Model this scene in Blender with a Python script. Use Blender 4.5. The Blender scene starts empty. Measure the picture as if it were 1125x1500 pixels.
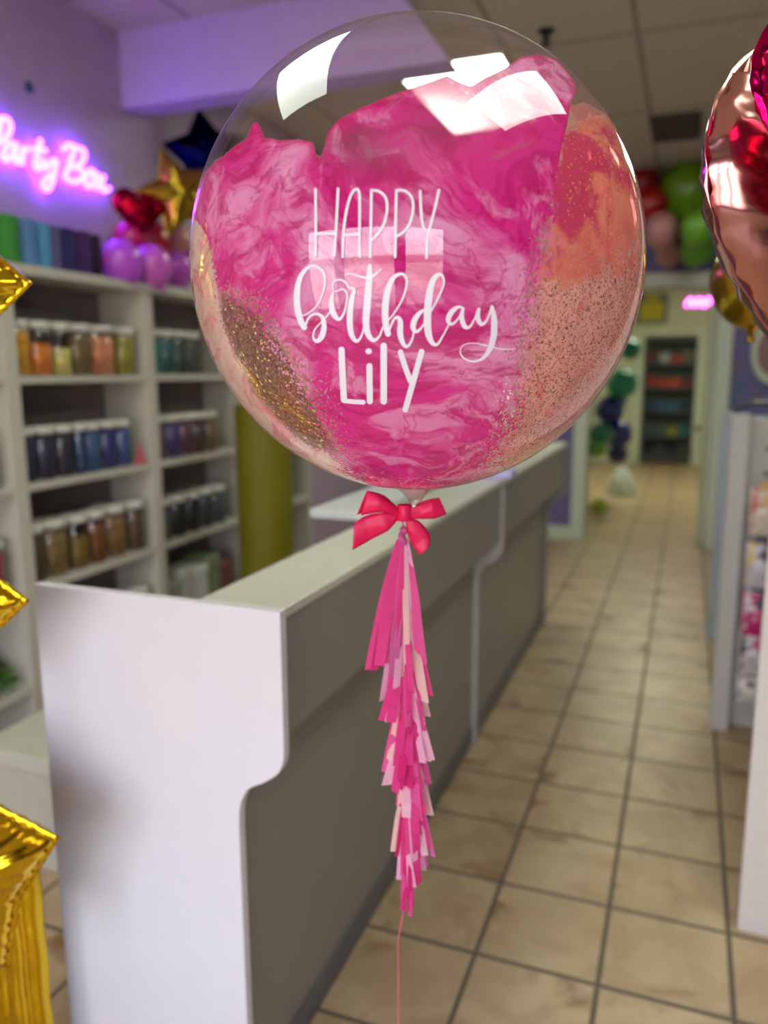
import bpy, bmesh, math, random
import numpy as np
from mathutils import Vector, Matrix
random.seed(7)
RNG = np.random.RandomState(5)
scn = bpy.context.scene
COL = scn.collection
PI = math.pi
# ------------------------------------------------------------------ camera
H = 1.5
FPX, PITCH, YAW, ROLL = 1159.2, .1766, .3644, -.005
_c, _s = math.cos, math.sin
F_ = Vector((0, _c(PITCH), -_s(PITCH))); U_ = Vector((0, _s(PITCH), _c(PITCH))); R_ = Vector((1, 0, 0))
R_, U_ = R_*_c(ROLL)+U_*_s(ROLL), U_*_c(ROLL)-R_*_s(ROLL)
Zm = Matrix.Rotation(YAW, 3, 'Z')
R_, U_, F_ = Zm@R_, Zm@U_, Zm@F_
CAM = Vector((0, 0, H))
def ray(x, y): x, y = float(x), float(y); return ((x-562.5)*R_+(750-y)*U_+FPX*F_)
def onx(x, y, X): d = ray(x, y); return CAM+d*(X/d.x)
def ony(x, y, Y): d = ray(x, y); return CAM+d*(Y/d.y)
def onz(x, y, z): d = ray(x, y); return CAM+d*((z-H)/d.z)
def ond(x, y, D): return CAM+ray(x, y).normalized()*D
cd = bpy.data.cameras.new('camera'); co = bpy.data.objects.new('camera', cd); COL.objects.link(co)
M = Matrix((R_, U_, -F_)).transposed().to_4x4(); M.translation = CAM
co.matrix_world = M
cd.sensor_fit = 'VERTICAL'; cd.sensor_height = 36; cd.lens = FPX/1500*36
cd.clip_start = .05; cd.dof.use_dof = True; cd.dof.focus_distance = .90; cd.dof.aperture_fstop = 2.35
scn.camera = co
scn.view_settings.view_transform = 'Standard'; scn.view_settings.look = 'None'
scn.view_settings.gamma = 1; scn.view_settings.use_curve_mapping = False
scn.view_settings.exposure = 0.12
scn.cycles.use_denoising = True
scn.cycles.max_bounces = 10; scn.cycles.transparent_max_bounces = 16; scn.cycles.glossy_bounces = 5
scn.cycles.caustics_reflective = False; scn.cycles.caustics_refractive = False
scn.cycles.sample_clamp_indirect = 6

# ------------------------------------------------------------------ materials
def s2l(c):
    return tuple(((v/255)/12.92 if v/255 <= .04045 else ((v/255+.055)/1.055)**2.4) for v in c)
class NT:
    def __init__(self, m): self.m = m; m.use_nodes = True; self.t = m.node_tree; self.t.nodes.clear()
    def n(self, typ, ins=None, **kw):
        nd = self.t.nodes.new(typ)
        for k, v in kw.items(): setattr(nd, k, v)
        for k, v in (ins or {}).items():
            s = nd.inputs[k]
            if isinstance(v, bpy.types.NodeSocket): self.t.links.new(v, s)
            else:
                if s.type == 'RGBA' and len(v) == 3: v = (*v, 1)
                s.default_value = v
        return nd
    def math(self, op, a, b=0., c=None, clamp=False):
        d = {0: a, 1: b}
        if c is not None: d[2] = c
        return self.n('ShaderNodeMath', d, operation=op, use_clamp=clamp).outputs[0]
    def mix(self, f, a, b):
        nd = self.n('ShaderNodeMix', data_type='RGBA')
        for i, v in ((0, f), (6, a), (7, b)):
            if isinstance(v, bpy.types.NodeSocket): self.t.links.new(v, nd.inputs[i])
            else: nd.inputs[i].default_value = v if i == 0 else (*v, 1)[:4]
        return nd.outputs[2]
    def smooth(self, v, lo, hi):
        return self.n('ShaderNodeMapRange', {0: v, 1: lo, 2: hi}, interpolation_type='SMOOTHSTEP').outputs[0]
    def obj(self): return self.n('ShaderNodeTexCoord').outputs['Object']
    def noise(self, vec, scale, detail=3, dist=0., out=0, rough=.5):
        return self.n('ShaderNodeTexNoise', {'Vector': vec, 'Scale': scale, 'Detail': detail, 'Distortion': dist, 'Roughness': rough}).outputs[out]
    def out(self, sh): self.n('ShaderNodeOutputMaterial', {0: sh})
MATS = {}
def mat(name, rgb, rough=.5, metal=0., var=.06, scale=20., bump=0., bscale=60., trans=0., coat=0., spec=.5, emis=None, es=0., sheen=0.):
    if name in MATS: return MATS[name]
    m = bpy.data.materials.new(name); t = NT(m)
    c = s2l(rgb); o = t.obj()
    nz = t.noise(o, scale, 4)
    col = t.mix(nz, tuple(max(0, v*(1-var*2)) for v in c), tuple(min(1, v*(1+var*2)) for v in c))
    ins = {'Base Color': col, 'Roughness': rough, 'Metallic': metal, 'Specular IOR Level': spec, 'Coat Weight': coat, 'Sheen Weight': sheen}
    if trans: ins['Transmission Weight'] = trans
    if emis: ins['Emission Color'] = s2l(emis); ins['Emission Strength'] = es
    if bump:
        b = t.n('ShaderNodeBump', {'Strength': bump, 'Distance': .01, 'Height': t.noise(o, bscale, 3)}); ins['Normal'] = b.outputs[0]
    p = t.n('ShaderNodeBsdfPrincipled', ins); t.out(p.outputs[0])
    MATS[name] = m; return m
def emit(name, col, strength):
    if name in MATS: return MATS[name]
    m = bpy.data.materials.new(name); t = NT(m)
    t.out(t.n('ShaderNodeEmission', {'Color': col, 'Strength': strength}).outputs[0]); MATS[name] = m; return m
def thin_clear(name, tint=(1, 1, 1), f0=.05, rough=.02, gain=1.):
    if name in MATS: return MATS[name]
    m = bpy.data.materials.new(name); t = NT(m)
    lw = t.n('ShaderNodeLayerWeight', {'Blend': .5}).outputs['Facing']
    fr = t.math('MULTIPLY_ADD', t.math('POWER', lw, 4.), 1-f0, f0, True)
    tr = t.n('ShaderNodeBsdfTransparent', {'Color': tint}); g = t.n('ShaderNodeBsdfGlossy', {'Roughness': rough, 'Color': (gain,)*3})
    t.out(t.n('ShaderNodeMixShader', {0: fr, 1: tr.outputs[0], 2: g.outputs[0]}).outputs[0]); MATS[name] = m; return m

# ------------------------------------------------------------------ mesh helpers
class MB:
    def __init__(self): self.v = []; self.f = []
    def add(self, vs, fs):
        vs = list(vs)
        b = len(self.v); self.v += [tuple(p) for p in vs]; self.f += [tuple(b+i for i in q) for q in fs]; return self
    def box(self, x0, x1, y0, y1, z0, z1):
        v = [(x, y, z) for z in (z0, z1) for y in (y0, y1) for x in (x0, x1)]
        return self.add(v, [(0, 2, 3, 1), (4, 5, 7, 6), (0, 1, 5, 4), (2, 6, 7, 3), (0, 4, 6, 2), (1, 3, 7, 5)])
    def lathe(self, prof, seg=24, c=(0, 0, 0), cap=True):
        vs = []; fs = []
        for r, z in prof:
            for i in range(seg):
                a = 2*PI*i/seg; vs.append((c[0]+r*_c(a), c[1]+r*_s(a), c[2]+z))
        n = len(prof)
        for j in range(n-1):
            for i in range(seg):
                k = (i+1) % seg; fs.append((j*seg+i, j*seg+k, (j+1)*seg+k, (j+1)*seg+i))
        if cap:
            fs.append(tuple(range(seg-1, -1, -1))); fs.append(tuple((n-1)*seg+i for i in range(seg)))
        return self.add(vs, fs)
    def tube(self, pts, r, seg=8):
        pts = [Vector(p) for p in pts]; vs = []; fs = []
        for i, p in enumerate(pts):
            t = (pts[min(i+1, len(pts)-1)]-pts[max(i-1, 0)]).normalized()
            a = t.cross(Vector((0, 0, 1)) if abs(t.z) < .9 else Vector((1, 0, 0))).normalized(); b = t.cross(a)
            rr = r[i] if isinstance(r, (list, tuple)) else r
            for k in range(seg):
                g = 2*PI*k/seg; vs.append(p+(a*_c(g)+b*_s(g))*rr)
        for i in range(len(pts)-1):
            for k in range(seg):
                l = (k+1) % seg; fs.append((i*seg+k, i*seg+l, (i+1)*seg+l, (i+1)*seg+k))
        fs.append(tuple(range(seg-1, -1, -1))); fs.append(tuple((len(pts)-1)*seg+k for k in range(seg)))
        return self.add(vs, fs)
    def prism(self, poly, axis, a, b):
        # poly: 2D points; extruded along axis between a and b
        def P(p, q):
            return {'x': (q, p[0], p[1]), 'y': (p[0], q, p[1]), 'z': (p[0], p[1], q)}[axis]
        n = len(poly); vs = [P(p, a) for p in poly]+[P(p, b) for p in poly]
        return self.add(vs, [tuple(range(n-1, -1, -1)), tuple(range(n, 2*n))]+[(i, (i+1) % n, n+(i+1) % n, n+i) for i in range(n)])
def build(mb, name, m, parent=None, loc=None, smooth=False, bevel=0., world=False):
    me = bpy.data.meshes.new(name); me.from_pydata(mb.v, [], mb.f); 
    bm = bmesh.new(); bm.from_mesh(me); bmesh.ops.recalc_face_normals(bm, faces=bm.faces); bm.to_mesh(me); bm.free()
    if smooth: me.polygons.foreach_set('use_smooth', [True]*len(me.polygons))
    me.materials.append(m)
    o = bpy.data.objects.new(name, me); COL.objects.link(o)
    if parent is not None:
        o.parent = parent
        if world: o.location = -Vector(parent.location)
    if loc is not None: o.location = loc
    if bevel:
        b = o.modifiers.new('bevel', 'BEVEL'); b.width = bevel; b.segments = 2; b.limit_method = 'ANGLE'
    return o
def empty(name, loc, label, cat, group=None, rz=0.):
    o = bpy.data.objects.new(name, None); COL.objects.link(o); o.location = loc; o.rotation_euler.z = rz
    o.empty_display_size = .05
    return tag(o, label, cat, group)
def tag(o, label, cat, group=None):
    o['label'] = label; o['category'] = cat
    if group: o['group'] = group
    return o
def struct(mb, name, m, label=None, **k):
    o = build(mb, name, m, **k); o['kind'] = 'structure'; return o
def catmull(pts, n=8, closed=False):
    P = [np.array(p, float) for p in pts]; out = []
    N = len(P); rng = range(N if closed else N-1)
    for i in rng:
        p1 = P[i]; p2 = P[(i+1) % N]
        p0 = P[i-1] if (i > 0 or closed) else 2*p1-p2
        p3 = P[(i+2) % N] if (i+2 < N or closed) else 2*p2-p1
        for k in range(n):
            t = k/n
            out.append(.5*((2*p1)+(-p0+p2)*t+(2*p0-5*p1+4*p2-p3)*t*t+(-p0+3*p1-3*p2+p3)*t**3))
    if not closed: out.append(P[-1])
    return out

# ------------------------------------------------------------------ room
XL, XR, YF, YB, ZC = -2.53, 2.7, -2.0, 7.1, 3.03
# floor tiles
TX0, TY0, TT = -.436, 1.796, .3107
def floor_mat():
    m = bpy.data.materials.new('ceramic_floor_tile'); t = NT(m); o = t.obj()
    sp = t.n('ShaderNodeSeparateXYZ', {0: o})
    u = t.math('DIVIDE', t.math('SUBTRACT', sp.outputs[0], TX0), TT); v = t.math('DIVIDE', t.math('SUBTRACT', sp.outputs[1], TY0), TT)
    def edge(w):
        fr = t.math('FRACT', w); return t.math('MINIMUM', fr, t.math('SUBTRACT', 1., fr))
    d = t.math('MINIMUM', edge(u), edge(v))
    g = t.smooth(d, .015, .027)
    cell = t.n('ShaderNodeCombineXYZ', {0: t.math('FLOOR', u), 1: t.math('FLOOR', v)})
    wn = t.n('ShaderNodeTexWhiteNoise', {0: cell.outputs[0]}).outputs[0]
    n1 = t.noise(o, 5.5, 5, .6); n2 = t.noise(o, 22., 4)
    c = t.mix(t.smooth(n1, .35, .7), s2l((186, 158, 122)), s2l((208, 182, 144)))
    off = t.n('ShaderNodeVectorMath', {0: o, 1: t.n('ShaderNodeVectorMath', {0: cell.outputs[0], 1: (3.1, 1.7, 0)}, operation='MULTIPLY').outputs[0]}, operation='ADD').outputs[0]
    rust = t.smooth(t.noise(off, 4.2, 4, .8), .56, .74)
    ed = t.math('SUBTRACT', 1., t.smooth(d, .05, .35))
    c = t.mix(t.math('MULTIPLY', t.math('MULTIPLY', rust, .9), t.math('ADD', ed, .5), clamp=True), c, s2l((134, 88, 52)))
    c = t.mix(t.math('MULTIPLY', n2, .25), c, s2l((150, 124, 84)))
    c = t.mix(t.math('MULTIPLY', wn, .18), c, s2l((142, 118, 80)))
    c = t.mix(g, s2l((104, 92, 78)), c)
    b = t.n('ShaderNodeBump', {'Strength': .5, 'Distance': .004, 'Height': t.math('ADD', g, t.math('MULTIPLY', n2, .12))})
    p = t.n('ShaderNodeBsdfPrincipled', {'Base Color': c, 'Roughness': t.math('MULTIPLY_ADD', g, -.35, .72), 'Normal': b.outputs[0]}); t.out(p.outputs[0]); return m
def ceil_mat():
    m = bpy.data.materials.new('acoustic_ceiling_tile'); t = NT(m); o = t.obj(); sp = t.n('ShaderNodeSeparateXYZ', {0: o})
    def edge(s, a, T):
        fr = t.math('FRACT', t.math('DIVIDE', t.math('SUBTRACT', s, a), T)); return t.math('MULTIPLY', t.math('MINIMUM', fr, t.math('SUBTRACT', 1., fr)), T)
    d = t.math('MINIMUM', edge(sp.outputs[0], -.925, .61), edge(sp.outputs[1], 4.14, 1.22))
    g = t.math('LESS_THAN', d, .013)
    c = t.mix(t.noise(o, 120., 3), s2l((196, 190, 168)), s2l((218, 212, 190)))
    c = t.mix(g, c, s2l((160, 154, 136)))
    b = t.n('ShaderNodeBump', {'Strength': .4, 'Distance': .01, 'Height': t.math('ADD', g, t.noise(o, 160., 2))})
    p = t.n('ShaderNodeBsdfPrincipled', {'Base Color': c, 'Roughness': .9, 'Normal': b.outputs[0]}); t.out(p.outputs[0]); return m
WALLW = mat('wall_paint_neon_tint', (184, 164, 186), .8, bump=.1, bscale=200)  # pale wall, violet of the neon glow mixed into its colour
WALLP = mat('wall_paint_violet', (112, 104, 150), .8, bump=.1, bscale=200)
TRIM = mat('trim_white', (205, 212, 192), .5, var=.02)
WHITE = mat('white_laminate', (205, 200, 190), .38, var=.015, bump=0)
YE = 13.8
struct(MB().box(XL-.1, XR+.1, YF-.1, YE+.1, -.1, 0), 'floor', floor_mat())
struct(MB().box(XL-.1, XR+.1, YF-.1, YE+.1, ZC, ZC+.1), 'ceiling', ceil_mat())
struct(MB().box(XL-.1, XL, YF, YB, 0, ZC), 'wall_left', WALLW)
struct(MB().box(XR, XR+.1, YF, YB, 0, ZC), 'wall_right', WALLP)
DX0, DX1, DZ = -.80, .10, 2.16
DX1 = .19
struct(MB().box(XL, DX0, YB, YB+.12, 0, ZC).box(DX1, XR, YB, YB+.12, 0, ZC).box(DX0, DX1, YB, YB+.12, DZ, ZC), 'wall_back', WALLP)
struct(MB().box(DX0-.12, DX0, YB-.02, YB+.14, 0, DZ+.12).box(DX1, DX1+.12, YB-.02, YB+.14, 0, DZ+.12).box(DX0, DX1, YB-.02, YB+.14, DZ, DZ+.12), 'trim_1', TRIM, bevel=.004)
struct(MB().box(XL+.01, DX0-.12, YB-.015, YB, 0, .12).box(DX1+.12, XR-.01, YB-.015, YB, 0, .12), 'baseboard_back', TRIM)
struct(MB().box(XL, XL+.015, YF+.01, YB-.02, 0, .1), 'baseboard_left', TRIM)
# back room
WG = mat('back_room_paint', (205, 208, 180), .8)
struct(MB().box(-1.9, -1.8, YB+.12, YE, 0, ZC), 'wall_back_room_left', WG)
struct(MB().box(1.3, 1.4, YB+.12, YE, 0, ZC), 'wall_back_room_right', WG)
struct(MB().box(-1.8, -.70, YE-.3, YE, 0, ZC).box(.10, 1.3, YE-.3, YE, 0, ZC).box(-.70, .10, YE-.3, YE, 2.02, ZC), 'wall_back_room_end', WG)
struct(MB().box(-.82, -.70, YE-.33, YE-.3, 0, 2.12).box(.10, .22, YE-.33, YE-.3, 0, 2.12).box(-.70, .10, YE-.33, YE-.3, 2.02, 2.12), 'trim_2', TRIM)
struct(MB().box(-1.8, 1.3, YE, YE+.1, 0, ZC), 'wall_closet', WG)
# open door leaf in the doorway
dr = build(MB().box(DX1-.045, DX1-.005, YB+.16, YB+.98, .01, DZ-.02), 'door_1', TRIM, bevel=.004); dr['kind'] = 'structure'
build(MB().lathe([(.0, 0), (.012, 0), (.012, .03), (.028, .04), (.03, .055), (.02, .07), (0, .072)], 16).box(-.02, .02, -.02, .02, -.004, .0), 'door_knob', mat('brushed_metal', (120, 118, 110), .3, 1.), dr).matrix_local = Matrix.Translation((DX1-.045, YB+.9, .95)) @ Matrix.Rotation(-PI/2, 4, 'Y')
# front wall with the shop window
WZ0, WZ1 = .35, 2.28
ops = [(-2.1, -1.22), (-1.06, .22), (.40, 1.52)]
fw = MB().box(XL, XR, YF-.1, YF, 0, WZ0).box(XL, XR, YF-.1, YF, WZ1, ZC)
xs = [XL]+[v for a in ops for v in a]+[XR]
for i in range(0, len(xs), 2): fw.box(xs[i], xs[i+1], YF-.1, YF, WZ0, WZ1)
struct(fw, 'wall_front', WALLW)
for i, (a, b) in enumerate(ops):
    w = struct(MB().box(a, a+.04, YF-.09, YF-.02, WZ0, WZ1).box(b-.04, b, YF-.09, YF-.02, WZ0, WZ1).box(a+.04, b-.04, YF-.09, YF-.02, WZ0, WZ0+.04).box(a+.04, b-.04, YF-.09, YF-.02, WZ1-.04, WZ1), 'window_%d' % (i+1), mat('dark_window_frame', (60, 58, 58), .4, .6))
    build(MB().box(a+.04, b-.04, YF-.06, YF-.055, WZ0+.04, WZ1-.04), 'glass_pane', thin_clear('window_glass', (.97, .98, .98), .04), w)
    ld = bpy.data.lights.new('window_portal', 'AREA'); ld.shape = 'RECTANGLE'; ld.size = b-a-.08; ld.size_y = WZ1-WZ0-.08; ld.cycles.is_portal = True
    lo = bpy.data.objects.new('window_portal', ld); COL.objects.link(lo); lo.location = ((a+b)/2, YF-.12, (WZ0+WZ1)/2)
    lo.rotation_euler = Vector((0, 1, 0)).to_track_quat('-Z', 'Z').to_euler()
struct(MB().box(-14, 14, -24, YF-.1, -.12, -.02), 'ground', mat('pale_concrete_pavement', (214, 188, 160), .8, var=.1, scale=1.5))
# world
w = bpy.data.worlds.new('sky'); scn.world = w; w.use_nodes = True; wt = w.node_tree; wt.nodes.clear()
tc = wt.nodes.new('ShaderNodeTexCoord'); sx = wt.nodes.new('ShaderNodeSeparateXYZ'); cr = wt.nodes.new('ShaderNodeValToRGB')
mr = wt.nodes.new('ShaderNodeMapRange'); mr.inputs[1].default_value = -1; mr.inputs[2].default_value = 1
bg = wt.nodes.new('ShaderNodeBackground'); wo = wt.nodes.new('ShaderNodeOutputWorld')
wt.links.new(tc.outputs['Generated'], sx.inputs[0]); wt.links.new(sx.outputs[2], mr.inputs[0]); wt.links.new(mr.outputs[0], cr.inputs[0])
wt.links.new(cr.outputs[0], bg.inputs[0]); wt.links.new(bg.outputs[0], wo.inputs[0])
e = cr.color_ramp.elements
e[0].position = .0; e[0].color = (.30, .25, .2, 1); e[1].position = 1; e[1].color = (.42, .58, 1, 1)
for p_, c_ in ((.495, (.36, .32, .28, 1)), (.505, (.97, 1, 1, 1)), (.62, (.80, .82, 1, 1))):
    q = e.new(p_); q.color = c_
bg.inputs[1].default_value = 8.6
sl = bpy.data.lights.new('sun', 'SUN'); sl.energy = 14; sl.angle = .01; sl.color = (1, .86, .72)
so = bpy.data.objects.new('sun', sl); COL.objects.link(so); so.location = (0, 5, 12); so.rotation_euler = Vector((.25, -.62, -.75)).to_track_quat('-Z', 'Y').to_euler()

# soffit
sf = MB().prism([(XL, 2.70), (-.95, 2.70), (-1.20, ZC), (XL, ZC)], 'y', 3.25, 3.40)
struct(sf, 'trim_3', mat('soffit_neon_tint', (196, 178, 222), .7), bevel=.003)  # lilac here stands for neon light falling on the soffit

# ceiling troffers
TM = emit('fluorescent_diffuser', (.92, 1., .84, 1), 9.5)
TF = mat('troffer_frame_white', (190, 188, 180), .4)
tl = [(-1.23, 1.10, 'above the near end of the reception counter'), (.60, 1.10, 'above the tall white end panel'),
      (-1.23, 4.70, 'seen behind the top of the clear bubble'), (.60, 4.70, 'over the right side of the shop near the back')]
for x, y, d in tl:
    t = empty('ceiling_light', (x, y, ZC), 'rectangular fluorescent ceiling light panel '+d, 'ceiling light', 'fluorescent ceiling lights')
    f = MB().box(-.305, .305, -.61, -.585, -.02, 0).box(-.305, .305, .585, .61, -.02, 0).box(-.305, -.28, -.585, .585, -.02, 0).box(.28, .305, -.585, .585, -.02, 0)
    build(f, 'frame', TF, t)
    build(MB().box(-.28, .28, -.585, .585, -.012, -.004), 'diffuser', TM, t)
t = empty('ceiling_light', (-.3, 10.2, ZC), 'fluorescent ceiling light panel in the back room', 'ceiling light', 'fluorescent ceiling lights')
build(MB().box(-.61, -.585, -.61, .61, -.02, 0).box(.585, .61, -.61, .61, -.02, 0).box(-.585, .585, -.61, -.585, -.02, 0).box(-.585, .585, .585, .61, -.02, 0), 'frame', TF, t)
build(MB().box(-.585, .585, -.585, .585, -.012, -.004), 'diffuser', emit('back_room_diffuser', (.95, 1., .8, 1), 13.), t)
# vent and sprinkler
p = onz(990, 178, ZC)
t = empty('ceiling_vent', (p.x, p.y+.1, ZC), 'dark rectangular air vent in the ceiling beside the rose gold heart', 'vent')
DG = mat('vent_dark_grey', (78, 72, 60), .6)
build(MB().box(-.15, .15, -.28, .28, -.006, 0), 'backing', mat('vent_shadow', (40, 38, 34), .8), t)
fm = MB().box(-.15, -.13, -.28, .28, -.02, -.006).box(.13, .15, -.28, .28, -.02, -.006).box(-.13, .13, -.28, -.26, -.02, -.006).box(-.13, .13, .26, .28, -.02, -.006)
for k in range(9): fm.box(-.13, .13, -.24+k*.056, -.215+k*.056, -.018, -.008)
build(fm, 'louver', DG, t)
p = onz(800, 45, ZC)
t = empty('ceiling_sprinkler', (p.x, p.y, ZC), 'small dark metal sprinkler head on the ceiling above the bubble', 'sprinkler')
CH = mat('dark_chrome', (70, 68, 62), .3, .9)
build(MB().lathe([(.04, 0), (.04, -.006), (.02, -.012)], 20), 'escutcheon', CH, t, smooth=False)
build(MB().lathe([(.012, -.012), (.012, -.04), (.007, -.042), (.007, -.055)], 14).tube([(-.012, 0, -.03), (-.018, 0, -.045), (-.006, 0, -.062)], .003, 6).tube([(.012, 0, -.03), (.018, 0, -.045), (.006, 0, -.062)], .003, 6), 'body', CH, t)
build(MB().lathe([(.024, -.06), (.026, -.064), (.01, -.068)], 18), 'deflector', CH, t)

# ------------------------------------------------------------------ counter
CY0, CY1 = 1.165, 4.60
ct = empty('reception_counter', (-.9, (CY0+CY1)/2, 0), 'long white laminate reception counter with curved end panel', 'counter')
def sprof(xi, xo, xt, grow=0.):
    # end panel silhouette in x,z, front side is +x
    pts = [(xi, 0), (xo, 0), (xo, .66)]
    # concave then convex curve
    cv = catmull([(xo, .66), (xo+.004, .705), (xo+.022, .742), (xo+.055, .762), (xt-.014, .785), (xt-.002, .812), (xt, .85)], 6)
    pts += [tuple(q) for q in cv[1:]]
    pts += [(xt, 1.09), (xi, 1.09)]
    return pts
CW = mat('counter_white_gloss', (226, 224, 226), .22, var=.01)
CF = mat('counter_front_grey_laminate', (138, 133, 123), .35, var=.02)
CT = mat('counter_top_laminate', (205, 204, 184), .3, var=.02)
def cpart(mb, name, m, bevel=.0015, **k): return build(mb, name, m, ct, world=True, bevel=bevel, **k)
cpart(MB().prism(sprof(-1.185, -.737, -.638), 'y', CY0, CY0+.022), 'end_panel', CW)['label'] = 'glossy white end panel with stepped curve'
cpart(MB().prism(sprof(-1.02, -.730, -.636), 'y', 2.95, 2.972), 'support_panel', mat('support_panel_grey', (176, 174, 170), .35))
cpart(MB().prism(sprof(-1.02, -.722, -.62), 'y', CY1-.022, CY1), 'support_panel', CF)
cpart(MB().box(-.765, -.748, CY0+.022, 2.95, 0, .88).box(-.765, -.748, 2.972, CY1-.022, 0, .88), 'front_board', CF)
cpart(MB().box(-.662, -.646, CY0+.022, 2.95, .865, 1.072).box(-.662, -.646, 2.972, CY1-.022, .865, 1.072), 'fascia', CF)
cpart(MB().box(-.748, -.646, CY0+.022, CY1-.022, .848, .865), 'fascia_shelf', CF)
cpart(MB().box(-.815, -.640, CY0+.022, 2.95, 1.072, 1.09).box(-.815, -.632, 2.972, CY1+.01, 1.072, 1.092), 'ledge', CT, .002)
cpart(MB().box(-.83, -.815, CY0+.022, CY1-.022, .76, 1.083), 'inner_board', mat('inner_board_lavender', (176, 174, 184), .4))
cpart(MB().box(-1.2, -.83, CY0+.3, CY1-.022, .735, .76), 'desk_top', CT)
cpart(MB().box(-1.18, -1.16, 1.6, CY1-.022, 0, .735), 'back_board', WHITE)
cpart(MB().box(-.748, -.742, CY0+.022, CY1-.022, 0, .07), 'kick_plate', mat('kick_plate_grey', (96, 96, 100), .4))
tag(build(MB().box(-.98, -.80, 1.98, 2.5, 1.092, 1.118), 'writing_tray', mat('tray_white', (206, 208, 200), .4), bevel=.003), 'low white tray lying on the counter ledge behind the tassel', 'tray')
tag(build(MB().box(-.11, .11, -.06, .06, 0, .03), 'card_stack', mat('lavender_paper', (196, 188, 235), .6), loc=(-.72, 3.0, 1.093), bevel=.002), 'small lavender stack of cards on the counter under the bubble', 'card stack')

# ------------------------------------------------------------------ shelving
SX0, SX1 = XL+.005, -2.27
SH = mat('shelf_white', (196, 190, 176), .5, var=.02)
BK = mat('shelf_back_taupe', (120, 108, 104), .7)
ZB = [.32, .70, 1.09, 1.487]
units = [(1.42, 'first'), (2.22, 'second'), (3.02, 'third'), (3.82, 'fourth')]
desc = ['white bookcase cut by the left edge of the photo', 'white bookcase left of the bubble holding yellow and blue jars', 'white bookcase right of the blue jars, next to the yellow column', 'white bookcase behind the bow, furthest from the camera']
for (y0, _), dsc in zip(units, desc):
    t = empty('bookcase', ((SX0+SX1)/2, y0+.4, 0), dsc, 'bookcase', 'white bookcases along the left wall')
    a, b = y0, y0+.80
    def bp(mb, n, m=SH): return build(mb, n, m, t, world=True, bevel=.0015)
    bp(MB().box(SX0, SX1, a, a+.03, 0, 1.85), 'side_panel'); bp(MB().box(SX0, SX1, b-.03, b, 0, 1.85), 'side_panel')
    bp(MB().box(SX0, SX1+.01, a, b, 1.85, 1.885), 'top_board')
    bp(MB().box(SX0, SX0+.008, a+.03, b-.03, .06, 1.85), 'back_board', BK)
    bp(MB().box(SX1-.03, SX1-.012, a+.03, b-.03, 0, .06), 'plinth')
    for z in ZB: bp(MB().box(SX0+.008, SX1-.003, a+.03, b-.03, z-.028, z), 'shelf')

# jars
JB = {}
def jar_mesh(name, mb):
    me = bpy.data.meshes.new(name); me.from_pydata(mb.v, [], mb.f)
    bm = bmesh.new(); bm.from_mesh(me); bmesh.ops.recalc_face_normals(bm, faces=bm.faces); bm.to_mesh(me); bm.free()
    me.polygons.foreach_set('use_smooth', [len(p.vertices) == 4 for p in me.polygons]); return me
me_body = jar_mesh('jar_body', MB().lathe([(.46, 0), (.5, .02), (.5, .82), (.46, .86), (.46, .87)], 20))
me_cont = jar_mesh('jar_contents', MB().lathe([(.45, .012), (.475, .03), (.475, .97), (.40, 1.0)], 20))
me_lid = jar_mesh('jar_lid', MB().lathe([(.5, .865), (.52, .87), (.52, .975), (.50, 1.0)], 20))
me_body.materials.append(thin_clear('jar_plastic', (.93, .93, .92), .06, .1)); me_lid.materials.append(mat('jar_lid_white', (212, 208, 196), .45))
def glit(name, rgb):
    if name in MATS: return MATS[name]
    m = bpy.data.materials.new(name); t = NT(m); o = t.obj(); c = s2l(rgb)
    v = t.n('ShaderNodeTexVoronoi', {'Vector': o, 'Scale': 14.}).outputs['Color']
    f = t.n('ShaderNodeSeparateColor', {0: v}).outputs[0]
    col = t.mix(t.smooth(f, .1, .95), tuple(x*.5 for x in c), tuple(min(1, x*1.5) for x in c))
    t.out(t.n('ShaderNodeBsdfPrincipled', {'Base Color': col, 'Roughness': .5}).outputs[0]); MATS[name] = m; return m
def jar(y, d, zb, h, fill, rgb, label, group, x=None):
    r = d
    t = empty('jar', (x if x else SX1-.02-d/2, y, zb), label, 'jar', group)
    for n, me, sz in (('body', me_body, h), ('contents', me_cont, h*.84*fill), ('lid', me_lid, h)):
        me2 = me
        o = bpy.data.objects.new(n, me2.copy() if n == 'contents' else me2); COL.objects.link(o); o.parent = t; o.scale = (d, d, sz)
        if n == 'contents': o.data.materials.append(glit('jar_contents_%d_%d_%d' % rgb, rgb)); o.location.z = .002
ORD = ['leftmost', 'second from left', 'third from left', 'fourth from left', 'fifth from left', 'sixth from left', 'seventh from left']
def row(y0, spec, zb, h, where, group, fl=1.):
    y = y0
    for i, (d, fill, rgb, nm) in enumerate(spec):
        jar(y+d/2, d*.95, zb, h, fill, rgb, 'jar of %s, %s %s' % (nm, ORD[i], where), group); y += d
row(2.262, [(.105, .97, (214, 150, 10), 'golden yellow confetti'), (.11, .70, (226, 120, 14), 'orange confetti'), (.10, .62, (212, 196, 110), 'pale yellow confetti'), (.115, .95, (112, 90, 40), 'olive brown confetti'), (.165, .93, (214, 130, 88), 'peach confetti'), (.115, .95, (150, 140, 30), 'olive green confetti')], 1.487, .205, 'on the top shelf of yellow jars', 'jars on the top shelf left of the bubble')
row(3.062, [(.10, .95, (20, 120, 110), 'teal glitter'), (.10, .95, (24, 88, 84), 'dark teal glitter'), (.10, .95, (40, 60, 52), 'dark green glitter'), (.11, .95, (58, 66, 50), 'grey green glitter')], 1.487, .205, 'on the top shelf beside the bubble', 'jars of green glitter')
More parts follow.
